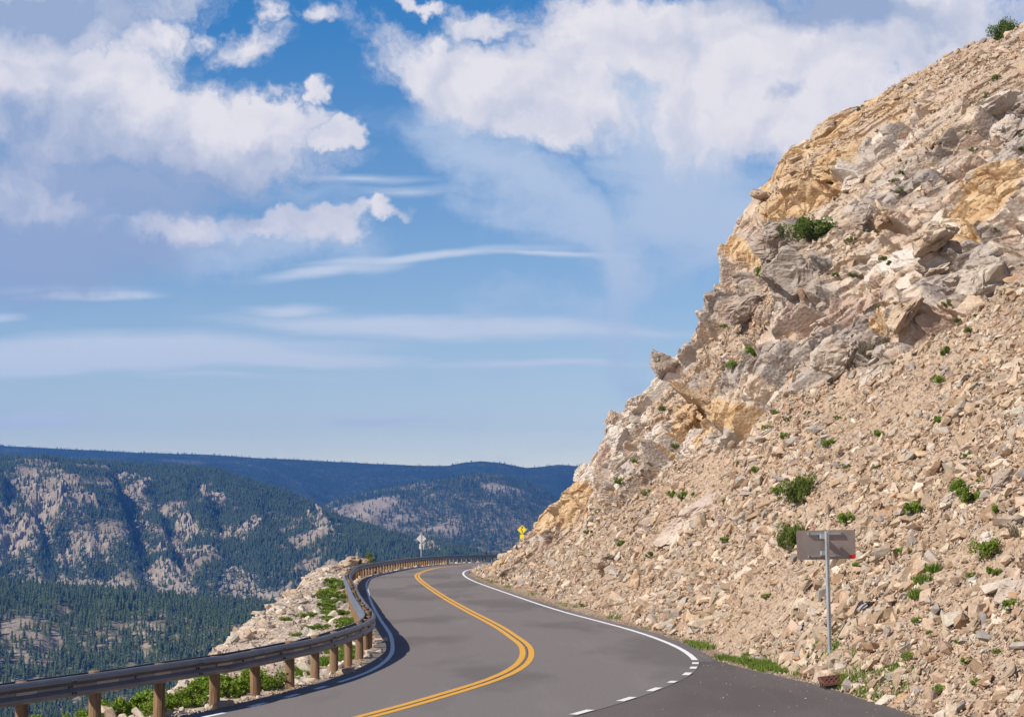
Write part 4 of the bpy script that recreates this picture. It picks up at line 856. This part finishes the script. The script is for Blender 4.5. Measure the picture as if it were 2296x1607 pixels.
# ------------------------------------------------------------------ guardrail
def bolt_mesh():
    bm = bmesh.new(); bmesh.ops.create_cone(bm, cap_ends=True, segments=8, radius1=.02, radius2=.016, depth=.035, matrix=Matrix.Rotation(math.pi / 2, 4, 'X')); me = bpy.data.meshes.new("bolt"); bm.to_mesh(me); bm.free(); me.materials.append(M_BOLT); return me
BOLT = bolt_mesh()
def guardrail():
    root = empty("guardrail", (*at_arc(RAIL, np.array([8.]))[0][0], 0)); off = Vector(root.location)
    tag(root, "long double steel guardrail on round wooden posts following the outside of the bends", "guardrail")
    Z0 = .69
    prof = [(0, .155), (.030, .152), (.060, .128), (.083, .103), (.083, .076), (.050, .046), (.018, .020), (.018, -.020), (.050, -.046), (.083, -.076), (.083, -.103), (.060, -.128), (.030, -.152), (0, -.155)]
    back = [(o - .006, z) for o, z in prof[::-1]]; prof = prof + back
    total = arc(RAIL)[-1]; sp = 1.905; s0 = arc_of_Y(RAIL, 28.98) - 3 * sp
    def panel(sa, sb, side, idx, dent):
        n = 13; s = np.linspace(sa - .08, sb + .08, n); pt, t, nr = at_arc(RAIL, s)
        lap = .004 * (idx % 2); V = []
        for k in range(n):
            bo = .100 + lap; dz = 0
            if dent is not None:
                w = math.exp(-((s[k] - dent[0]) / .35) ** 2); bo -= dent[1] * w; dz = -dent[2] * w
            for o, z in prof:
                q = side * (bo + o); V.append((pt[k, 0] + nr[k, 0] * q, pt[k, 1] + nr[k, 1] * q, float(zroad(pt[k, 1])) + Z0 + z + dz + .004 * math.sin(s[k] * 1.3)))
        m = len(prof); Fc = []
        for k in range(n - 1):
            for j in range(m): a = k * m + j; b = k * m + (j + 1) % m; Fc.append((a, b, b + m, a + m))
        V = np.array(V) - np.array(off); me = np_mesh("beam", V, Fc, False)
        o = link("beam", me, M_STEEL, root)
        if side > 0:
            # bolts and tape are sub-parts of the beam they sit on
            for ss in (sa + .02, sa + .10, (sa + sb) / 2) if pt[0, 1] < 62 else ():
                for z in ((.09, -.09, 0) if ss < sa + .2 else (0,)):
                    p, tt, nn = at_arc(RAIL, np.array([ss])); q = .100 + (.086 if z else .020)
                    b = link("bolt", BOLT, None, o); b.location = Vector((p[0, 0] + nn[0, 0] * q, p[0, 1] + nn[0, 1] * q, float(zroad(p[0, 1])) + Z0 + z)) - off; b.rotation_euler = (0, 0, math.atan2(tt[0, 1], tt[0, 0]))
            if pt[0, 1] < 50:
                for ss, ln in ((sa + 1.1, .62), (sa + 2.75, .5)):
                    bm = bmesh.new(); p, tt, nn = at_arc(RAIL, np.array([ss])); q = .100 + .023
                    add_box(bm, Vector((p[0, 0] + nn[0, 0] * q, p[0, 1] + nn[0, 1] * q, float(zroad(p[0, 1])) + Z0)) - off, (ln, .004, .042), Matrix.Rotation(math.atan2(tt[0, 1], tt[0, 0]), 3, 'Z'))
                    bm_obj("reflector_tape", bm, M_REFL, o)
    k = 0; s = s0 - .95; rg = random.Random(4)
    while s < total - 4 and k < 50:
        for side in (1, -1):
            d = (s + rg.uniform(.8, 3), rg.uniform(.0, .05), rg.uniform(0, .025)) if rg.random() < .5 else None
            panel(s, s + 3.81, side, k, d)
        s += 3.81; k += 1
    # posts: one mesh, a hundred copies
    pm = []
    for v in range(3):
        bm = bmesh.new(); r = bmesh.ops.create_cone(bm, cap_ends=True, segments=16, radius1=.098, radius2=.092, depth=1.25, matrix=Matrix.Translation((0, 0, .195)))
        for q in bm.verts:
            a = math.atan2(q.co.y, q.co.x); f = 1 + .04 * math.sin(3 * a + v) ; q.co.x *= f; q.co.y *= f
        es = [e for e in bm.edges if all(u.co.z > .8 for u in e.verts)]; bmesh.ops.bevel(bm, geom=es, offset=.012, segments=1, affect='EDGES')
        me = bpy.data.meshes.new("post"); bm.normal_update(); bm.to_mesh(me); bm.free(); me.materials.append(M_WOOD); pm.append(me)
    for i in range(100):
        ss = s0 + i * sp
        if ss > total - 5: break
        p, tt, nn = at_arc(RAIL, np.array([ss])); o = link("post", pm[i % 3], None, root)
        o.location = Vector((p[0, 0], p[0, 1], float(zroad(p[0, 1])) + rg.uniform(-.02, .055))) - off; o.rotation_euler = (rg.uniform(-.03, .03), rg.uniform(-.03, .03), rg.uniform(0, 6.28))
guardrail()

# ------------------------------------------------------------------ signs
def blank_sign():
    foot = on_hill(1861, 1468); foot.y -= .05; foot = at(1861, 1468, foot.y); top = at(1851, 1190, foot.y); Hh = top.z - foot.z
    foot.z -= .0; r = empty("traffic_sign", foot, 0); tag(r, "blank grey back of a wide sign on a perforated steel post by the scree", "road sign")
    lean = math.atan2(top.x - foot.x - .0, Hh) * .6
    R = Matrix.Rotation(lean, 3, 'Y')
    def bx(bm, c, s, b=0): add_box(bm, R @ Vector(c), s, R, b)
    # perforated square post
    bm = bmesh.new(); w = .060
    for dx, dy, sx, sy in ((-w / 2, 0, .004, w), (w / 2, 0, .004, w), (0, w / 2, w + .004, .004)): bx(bm, (dx, dy, Hh / 2 - .15), (sx, sy, Hh + .3))
    n = int(Hh / .05)
    for k in range(n):     # front web: rungs leave the round holes open
        bx(bm, (0, -w / 2, k * .05 + .005), (w + .004, .004, .028))
    for sx in (-1, 1): bx(bm, (sx * .021, -w / 2 + .0005, Hh / 2 - .15), (.017, .0035, Hh + .3))
    bm_obj("post", bm, M_GALV, r)
    bm = bmesh.new(); bx(bm, (0, 0, .03), (.09, .09, .16), .005); bm_obj("post_sleeve", bm, M_GALV, r)
    W, HH = 1.46, .61; zc = Hh - HH / 2 + .02; xc = .075
    bm = bmesh.new(); bx(bm, (xc, .135, zc), (W, .004, HH))
    es = [e for e in bm.edges if abs(e.verts[0].co.y - e.verts[1].co.y) > .002]; bmesh.ops.bevel(bm, geom=es, offset=.022, segments=4, affect='EDGES')
    pan = bm_obj("sign_panel", bm, M_ALU, r)
    for z, sz in ((zc + .235, .05), (zc - .235, .026)):
        bm = bmesh.new(); bx(bm, (.04, .116, z), (.86, .026, sz)); bx(bm, (.04, .100, z - sz / 2), (.86, .006, .006)); br = bm_obj("bracket", bm, M_GALV, r)
        for x in (-.36, .44): bm = bmesh.new(); bx(bm, (x, .10, z), (.022, .012, .022)); bm_obj("bolt", bm, M_BOLT, br)
    for z in (zc + .17, zc - .17):
        bm = bmesh.new(); bx(bm, (-.06, .07, z), (.10, .07, .09)); bm_obj("mounting_block", bm, M_GALV, r)
    bm = bmesh.new(); bx(bm, (xc + W / 2 - .09, .131, zc - HH / 2 + .055), (.14, .003, .075)); bm_obj("red_sticker", bm, M_RED, r)
    for o in r.children: pass
    r.rotation_euler = (0, 0, math.radians(24))
blank_sign()
def diamond(bm, y, side, cz, th=.004):
    add_box(bm, (0, y, cz), (side, th, side), Matrix.Rotation(math.radians(45), 3, 'Y'))
def poly(bm, pts, y, th=.004):
    vs = [bm.verts.new((p[0], y, p[1])) for p in pts]; f = bm.faces.new(vs); r = bmesh.ops.extrude_face_region(bm, geom=[f]); bmesh.ops.translate(bm, vec=(0, -th, 0), verts=[v for v in r['geom'] if isinstance(v, bmesh.types.BMVert)])
def curve_sign():
    Y = 186.; c = at(1170.5, 1187, Y); zg = -.3; r = empty("curve_warning_sign", (c.x, Y, zg)); tag(r, "yellow diamond sign with a black winding arrow above a small yellow plate", "road sign")
    cz = c.z - zg; s = .72
    bm = bmesh.new(); add_box(bm, (0, .03, cz / 2), (.06, .06, cz + .6)); bm_obj("post", bm, M_GALV, r)
    bm = bmesh.new(); diamond(bm, -.01, s, cz); pn = bm_obj("diamond_panel", bm, M_SIGNY, r)
    bm = bmesh.new()
    for k in range(4):
        a = math.radians(90 * k); R = Matrix.Rotation(math.radians(45) + a, 3, 'Y'); add_box(bm, Vector((0, -.014, cz)) + R @ Vector((0, 0, s / 2 - .03)), (s - .05, .004, .012), R)
    bm_obj("black_border", bm, M_BLACK, pn)
    # winding arrow: tail, two reverse bends and a head
    pth = [(-.06, -.37), (.03, -.24), (.06, -.17), (-.02, -.08), (-.12, .0), (-.10, .08), (.0, .14), (.03, .18), (.03, .24)]; pts = []
    P = np.array(pth); tt = np.linspace(0, len(P) - 1, 40)
    def cr(i, f):
        p0, p1, p2, p3 = P[max(i - 1, 0)], P[i], P[min(i + 1, len(P) - 1)], P[min(i + 2, len(P) - 1)]
        return .5 * ((2 * p1) + (-p0 + p2) * f + (2 * p0 - 5 * p1 + 4 * p2 - p3) * f * f + (-p0 + 3 * p1 - 3 * p2 + p3) * f ** 3)
    Q = np.array([cr(int(min(t, len(P) - 1.001)), t - int(min(t, len(P) - 1.001))) for t in tt]) * .92
    D = np.gradient(Q, axis=0); D /= np.linalg.norm(D, axis=1)[:, None]; Nn = np.stack([-D[:, 1], D[:, 0]], 1) * .034
    bm = bmesh.new(); A = [bm.verts.new((q[0], -.018, q[1] + cz)) for q in Q + Nn]; B = [bm.verts.new((q[0], -.018, q[1] + cz)) for q in Q - Nn]
    for i in range(len(A) - 1): bm.faces.new((A[i], A[i + 1], B[i + 1], B[i]))
    poly(bm, [(-.10, .20 + cz), (.15, .20 + cz), (.03, .38 + cz)], -.016); bm_obj("winding_arrow", bm, M_BLACK, pn)
    bm = bmesh.new(); add_box(bm, (0, -.01, cz - s * .707 - .24), (.46, .004, .46)); bm_obj("speed_plate", bm, M_SIGNY, r)
curve_sign()
def back_sign():
    Y = 172.5; c = at(944.5, 1212, Y); zg = float(ground_z(np.array([c.x]), np.array([Y]))[0][0]) - .1; r = empty("warning_sign_back", (c.x, Y, zg)); tag(r, "silver back of a diamond sign and square plate on a pole behind the rail", "road sign")
    cz = at(944, 1207, Y).z - zg; s = .70; tz = cz + .58
    bm = bmesh.new(); add_box(bm, (0, -.04, tz / 2), (.055, .055, tz)); bm_obj("pole", bm, M_GALV, r)
    bm = bmesh.new(); diamond(bm, .03, s, cz); bm_obj("diamond_panel", bm, M_SIGNBACK, r)
    for z in (.12, -.17):
        bm = bmesh.new(); add_box(bm, (0, .0, cz + z), (.62 if z > 0 else .4, .03, .03)); bm_obj("bracket", bm, M_GALV, r)
    bm = bmesh.new(); add_box(bm, (.01, .03, cz - .5 - .26), (.46, .004, .5)); bm_obj("square_plate", bm, M_SIGNBACK, r)
    bm = bmesh.new(); add_box(bm, (.07, -.02, cz - .5 - .27), (.07, .06, .42)); bm_obj("clamp", bm, M_BOLT, r)  # dark strip standing in for the pole's cast shadow on the plate
    r.rotation_euler = (0, 0, math.radians(-12))
back_sign()
# drain grate
def grate():
    c = on_hill(1884, 1533) + Vector((.06, .0, .05)); r = empty("drain_grate", c, math.radians(2)); r.rotation_euler[0] = math.radians(9); r.rotation_euler[1] = math.radians(-7); tag(r, "rusty red iron drain grate with slanted bars half hidden in grass beside the side road", "drain grate")
    L_, W_ = .84, .50
    bm = bmesh.new()
    for y in (-W_ / 2, W_ / 2): add_box(bm, (0, y, .03), (L_, .035, .05))
    for x in (-L_ / 2, L_ / 2): add_box(bm, (x, 0, .03), (.035, W_, .048))
    bm_obj("frame", bm, M_RUST, r)
    bm = bmesh.new()
    for k in range(9): add_box(bm, (-L_ / 2 + .07 + k * .095, 0, .03), (.018, W_ + .02, .04), Matrix.Rotation(math.radians(-28), 3, 'Z'))
    for y in (-.09, .09): add_box(bm, (0, y, .03), (L_ - .04, .014, .05))
    bm_obj("bars", bm, M_RUST, r); bm = bmesh.new(); add_box(bm, (0, 0, -.10), (L_ - .02, W_ - .02, .20)); bm_obj("sump", bm, M_BOLT, r)
grate()

# ------------------------------------------------------------------ far hills
def tree_mesh(V, Fc, p, h, r, rg, tiers=3, seg=7):
    for k in range(tiers):
        z0 = h * (.08 + .28 * k); z1 = h * (.52 + .24 * k) if k < tiers - 1 else h; rr = r * (1 - .27 * k) * rg.uniform(.85, 1.15); i = len(V); a0 = rg.uniform(0, 6.28)
        V.append((p[0], p[1], p[2] + z1))
        for j in range(seg): a = a0 + j * 6.2832 / seg; q = rr * (1 if j % 2 else .68); V.append((p[0] + q * math.cos(a), p[1] + q * math.sin(a), p[2] + z0 + (.04 * h if j % 2 else .1 * h)))
        for j in range(seg): Fc.append((i, i + 1 + j, i + 1 + (j + 1) % seg))
def forest_np(C, h, rg, tiers=3, seg=6, slim=.24):
    n = len(C); base = []; Fb = []
    tree_mesh(base, Fb, (0, 0, 0), 1., slim, random.Random(3), tiers, seg); base = np.array(base); Fb = np.array(Fb)
    yaw = rg.uniform(0, 6.28, n); w = rg.uniform(.75, 1.3, n); c, s = np.cos(yaw), np.sin(yaw)
    X = (base[None, :, 0] * c[:, None] - base[None, :, 1] * s[:, None]) * (h * w)[:, None]; Y = (base[None, :, 0] * s[:, None] + base[None, :, 1] * c[:, None]) * (h * w)[:, None]; Z = base[None, :, 2] * h[:, None]
    V = np.stack([X, Y, Z], 2) + C[:, None, :]; Fc = (Fb[None] + (np.arange(n) * len(base))[:, None, None]).reshape(-1, 3); return V.reshape(-1, 3), Fc
def ridge(name, *a_, gul=(), **k_):
    k_['gul'] = gul
    return ridge_(name, *a_, **k_)
def ridge_(name, crest, foot, Yf, Yc, mat, relief, gscale, seed, nt=520, nr=150, prof=1.0, bares=(), vegbase=.5, trees=0, th=9., backz=-300, spurs=1.0, tname=None, tlabel=None, xr=(-1100, 3400), rockrel=0., edge_soft=.12, gul=(), crestveg=0.):
    cx = np.array([c[0] for c in crest], float); cyy = np.array([c[1] for c in crest], float); fx = np.array([c[0] for c in foot], float); fy = np.array([c[1] for c in foot], float)
    xd = np.linspace(xr[0], xr[1], nt); yc = np.interp(xd, cx, cyy); yf = np.interp(xd, fx, fy)
    t = (xd - CXD) / F_D; ec = (HOR - yc) / F_D; ef = (HOR - yf) / F_D
    YF = Yf(xd) if callable(Yf) else np.full(nt, float(Yf)); YC = Yc(xd) if callable(Yc) else np.full(nt, float(Yc))
    s = np.r_[np.linspace(0, 1, nr), 1 + np.linspace(.03, 1, 16)]
    Smat, I = np.meshgrid(s, np.arange(nt), indexing='ij'); I = I.ravel(); S = Smat.ravel(); sc = np.clip(S, 0, 1)
    Yq = YF[I] + (YC[I] - YF[I]) * sc; zf = H + ef[I] * YF[I]; zc = H + ec[I] * YC[I]
    z = zf + (zc - zf) * sc ** prof
    b = np.clip(S - 1, 0, 1); Yq = Yq + b * 1100; z = z + (backz - z) * b * .8
    X = t[I] * Yq; P = np.stack([X, Yq, z], 1)
    G = np.stack([X + .25 * Yq, Yq * .28, 0 * X + seed * 50.], 1); Wp = np.stack([X, Yq, 0 * X], 1)
    G[:, 0] += gscale * .5 * fbm(Wp, gscale * 1.2, 3, seed + 2)
    gl = ridged(G, gscale, 5, seed, .52); env = smooth(sc, 0, .25) * (1 - smooth(S, 1 - edge_soft * 2.5, 1.0) * .93)
    env = np.maximum(env, .10 * (S > .8)) if spurs else env
    d = relief * gl * env + relief * .12 * fbm(Wp, gscale * .18, 4, seed + 9)* (1 - .5 * (S > .95))
    P[:, 2] += d
    if gul:
        x0, y0 = proj(np.stack([X, Yq, z], 1)); wob = 14 * fbm(Wp, 160., 4, 5)
        for line, wd, dep in gul:
            ly = [q[1] for q in line]; lx = [q[0] for q in line]; u = (x0 + wob - np.interp(y0, ly, lx)) / wd; m = smooth(y0, ly[0] - 25, ly[0] + 25) * (1 - smooth(y0, ly[-1] - 5, ly[-1] + 30))
            P[:, 2] -= dep * m * np.where(u > 0, np.exp(-(u / 1.7) ** 2), np.exp(-(u / .75) ** 2)) * env
    xs, ys = proj(P); bare = ell(xs, ys, bares, .45) if bares else np.zeros(len(P)); 
    bn = fbm(Wp, gscale * .22, 5, seed + 20, .6); bare = np.clip(smooth(bare * .8 + 1.0 * bn * (bare > .02), .35, .85), 0, 1)
    if rockrel:
        f, _ = facets(P * np.array([1, 1, .55]), gscale * .13, seed, 1.2); g2, _ = facets(P * np.array([1, 1, .5]), gscale * .05, seed + 3, 1.2); P[:, 2] += (rockrel * f * 1.2 + rockrel * .6 * g2) * (.15 + bare) * env
    veg = vegbase + .55 * fbm(Wp, gscale * .35, 6, seed + 30, .68) - .30 * gl * .6
    veg = veg + crestveg * smooth(sc, .55, .9)
    P = P.astype(np.float64)
    me = np_mesh(name, P, grid_faces(len(s), nt), False, {'veg': ('FLOAT', np.clip(veg, 0, 1)), 'bare': ('FLOAT', bare)})
    tag(link(name, me, mat), kind='structure')
    C = np.zeros((0, 3))
    if trees:
        rg = np.random.default_rng(seed); m = trees * 5; ii = rg.uniform(0, nr - 1.001, m); jj = rg.uniform(0, nt - 1.001, m); 
        xw = xd[jj.astype(int)]; vis = (xw > -220) & (xw < 2500); ii, jj = ii[vis], jj[vis]
        i0, j0 = ii.astype(int), jj.astype(int); fi, fj = (ii - i0)[:, None], (jj - j0)[:, None]
        Gd = P.reshape(len(s), nt, 3); C = (Gd[i0, j0] * (1 - fi) * (1 - fj) + Gd[i0 + 1, j0] * fi * (1 - fj) + Gd[i0, j0 + 1] * (1 - fi) * fj + Gd[i0 + 1, j0 + 1] * fi * fj)
        vv = np.clip(veg, 0, 1).reshape(len(s), nt)[i0, j0]; bb = bare.reshape(len(s), nt)[i0, j0]
        keep = rg.uniform(size=len(C)) < smooth(vv, .22, .70) * (1 - bb * .86) + .04; C = C[keep][:trees]
    return C, th
def lerp(a): return lambda x: np.interp(x, [p[0] for p in a], [p[1] for p in a])
rgF = np.random.default_rng(77)
# far dark plateau
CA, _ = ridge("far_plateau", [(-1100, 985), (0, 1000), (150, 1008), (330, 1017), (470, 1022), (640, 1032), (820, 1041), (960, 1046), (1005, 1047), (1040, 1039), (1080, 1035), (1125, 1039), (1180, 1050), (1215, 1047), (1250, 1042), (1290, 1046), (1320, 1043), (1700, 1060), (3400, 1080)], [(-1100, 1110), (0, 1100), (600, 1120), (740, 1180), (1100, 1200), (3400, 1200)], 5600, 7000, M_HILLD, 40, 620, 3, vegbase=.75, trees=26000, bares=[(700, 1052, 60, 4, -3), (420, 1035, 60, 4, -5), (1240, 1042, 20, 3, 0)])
# second ridge, right of centre
CC, _ = ridge("valley_ridge", [(-1100, 1400), (560, 1300), (700, 1150), (745, 1125), (850, 1098), (960, 1080), (1060, 1066), (1120, 1064), (1180, 1080), (1230, 1105), (1270, 1130), (1400, 1160), (3400, 1300)], [(-1100, 1420), (600, 1330), (900, 1290), (3400, 1330)], 3900, 4900, M_HILL, 42, 420, 12, vegbase=.62, trees=26000, bares=[(830, 1140, 60, 22, 20), (900, 1165, 60, 14, 10), (1130, 1100, 60, 14, -10), (1050, 1240, 60, 12, 0), (1000, 1190, 40, 12, 0)], prof=.9)
# big cliffed mountain, left
BB = [(395, 1310, 80, 34, 60), (640, 1338, 130, 18, 0), (150, 1325, 150, 22, 0), (80, 1150, 95, 60, 30), (45, 1115, 60, 38, 50), (150, 1100, 50, 38, -20), (185, 1130, 30, 45, -60), (30, 1200, 40, 70, 80), (165, 1215, 40, 12, 0), (70, 1230, 14, 50, -10), (160, 1290, 60, 45, 80), (215, 1240, 35, 50, -60), (235, 1320, 70, 40, 0), (120, 1320, 22, 60, 80), (375, 1290, 52, 66, 60), (395, 1330, 60, 22, 0), (345, 1250, 20, 60, -70), (300, 1190, 16, 60, -60), (410, 1180, 22, 60, 60), (430, 1240, 60, 14, 20), (500, 1205, 60, 12, 12), (560, 1180, 45, 9, 20), (712, 1150, 24, 40, -50), (725, 1190, 16, 40, -60), (620, 1345, 90, 14, 3), (540, 1300, 40, 30, 0), (690, 1330, 60, 14, 0), (305, 1080, 40, 20, 0), (480, 1120, 40, 16, -20)]
GUL = [([(262, 1085), (300, 1180), (345, 1335)], 26, 34), ([(150, 1215), (165, 1280), (180, 1360)], 18, 22), ([(85, 1160), (110, 1240), (125, 1330)], 18, 20), ([(352, 1110), (385, 1200), (420, 1300)], 20, 22),
       ([(470, 1090), (500, 1180), (520, 1300)], 24, 16), ([(600, 1130), (650, 1230), (700, 1330)], 26, 18), ([(215, 1200), (240, 1290), (262, 1350)], 14, 16), ([(15, 1120), (20, 1220), (30, 1330)], 16, 18), ([(740, 1180), (800, 1260), (840, 1320)], 22, 14),
       ([(300, 1250), (320, 1300), (330, 1350)], -12, -16)]
GUL = [g for g in GUL if g[1] > 0]
CB, _ = ridge("cliff_mountain", [(-1100, 1010), (0, 1030), (200, 1040), (420, 1050), (480, 1056), (560, 1080), (640, 1105), (730, 1145), (800, 1175), (870, 1200), (960, 1240), (1040, 1268), (1200, 1300), (3400, 1500)], [(-1100, 1400), (0, 1375), (600, 1400), (1000, 1330), (1200, 1330), (3400, 1560)], 2750, lerp([(-1100, 3700), (400, 3700), (800, 3400), (1100, 3100), (3400, 3000)]), M_HILL, 52, 240, 23, nt=1350, nr=330, vegbase=.49, trees=56000, bares=BB, rockrel=11, prof=.62, xr=(-420, 1500), gul=GUL)
# nearest wooded ridge
CD, _ = ridge("wooded_ridge", [(-1100, 1290), (0, 1307), (150, 1316), (300, 1324), (420, 1335), (520, 1348), (640, 1354), (800, 1375), (1000, 1400), (3400, 1600)], [(-1100, 1900), (0, 1800), (600, 1720), (1000, 1700), (3400, 1800)], 1250, 2050, M_HILL, 26, 210, 35, nt=620, nr=200, vegbase=.60, crestveg=.45, trees=24000, bares=[(70, 1480, 70, 20, -15), (330, 1470, 90, 12, -20), (440, 1350, 22, 8, 0), (330, 1400, 40, 10, -30), (200, 1450, 60, 8, -20), (30, 1400, 40, 16, 20), (100, 1530, 120, 16, 0), (330, 1425, 26, 8, -30)], prof=.85)
def plant_forest(name, C, hmin, hmax, mat, label, slim=.24):
    h = rgF.uniform(hmin, hmax, len(C)) * np.exp(rgF.normal(0, .12, len(C))); V, Fc = forest_np(C - np.array([0, 0, .5]), h, rgF, slim=slim)
    o = link(name, np_mesh(name, V, Fc), mat); tag(o, label, "forest", kind='stuff')
plant_forest("plateau_forest", CA, 5, 11, M_NEEDLE2, "dark blue green conifer forest covering the far plateau")
plant_forest("ridge_forest", CC, 8, 13, M_NEEDLE2, "conifer forest over the ridge behind the far guardrail")
plant_forest("mountain_forest", CB, 6.5, 12, M_NEEDLE, "conifer forest between the pale cliffs and scree of the left mountain")
# the 300 nearest trees of the wooded ridge stand as things of their own
xs, ys = proj(CD); inv = (xs > -5) & (xs < 660) & (ys < 1600) & (ys > 1380); order = np.argsort(np.where(inv, CD[:, 1], 1e9)); first = order[:300]; rest = np.setdiff1d(np.arange(len(CD)), first)
plant_forest("wooded_ridge_forest", CD[rest], 7, 12, M_NEEDLE, "dense green conifers covering the nearest wooded ridge")
def conifer(seed):
    rg = random.Random(seed); V = []; Fc = []; tree_mesh(V, Fc, (0, 0, 0), 1., .22, rg, 5, 9)
    V = [(x, y, z) for x, y, z in V]; 
    return mk(np_mesh("crown", V, Fc), M_NEEDLE)
def crown(seed):
    rg = random.Random(seed); V = []; Fc = []
    for k in range(6):
        z0 = .10 + .145 * k; z1 = min(1.0, z0 + .30); rr = .21 * (1 - .155 * k) * rg.uniform(.85, 1.15); i = len(V); a0 = rg.uniform(0, 6.28); V.append((0, 0, z1))
        for j in range(10): a = a0 + j * .62832; q = rr * (1 if j % 2 else .6) * rg.uniform(.85, 1.15); V.append((q * math.cos(a), q * math.sin(a), z0 + (0 if j % 2 else .05)))
        for j in range(10): Fc.append((i, i + 1 + j, i + 1 + (j + 1) % 10))
    return mk(np_mesh("crown", V, Fc), M_NEEDLE)
CR = [crown(i) for i in range(5)]
for i, k in enumerate(first):
    o = link("conifer_tree", CR[i % 5]); h = random.uniform(7, 12); o.location = CD[k] - np.array([0, 0, .8]); o.scale = (h, h, h); o.rotation_euler = (0, 0, random.uniform(0, 6.28))
    tag(o, "dark green conifer standing on the lower slope of the nearest wooded ridge below left", "conifer", "conifers low on the nearest wooded ridge")

# ------------------------------------------------------------------ haze
def haze():
    bm = bmesh.new(); add_box(bm, (0, 4000, 20), (17900, 10100, 1060)); m = bpy.data.materials.new("haze_air"); m.use_nodes = True; N = m.node_tree.nodes; L = m.node_tree.links
    for n in list(N): N.remove(n)
    out = N.new('ShaderNodeOutputMaterial'); v = N.new('ShaderNodeVolumePrincipled'); v.inputs['Color'].default_value = (.09, .34, 1.0, 1); v.inputs['Density'].default_value = HAZE_D; v.inputs['Anisotropy'].default_value = 0.2
    L.new(v.outputs[0], out.inputs['Volume']); o = bm_obj("haze", bm, m); tag(o, "pale blue haze in the air of the valley", "haze", kind='stuff')
HAZE_D = 0.82e-4
haze()
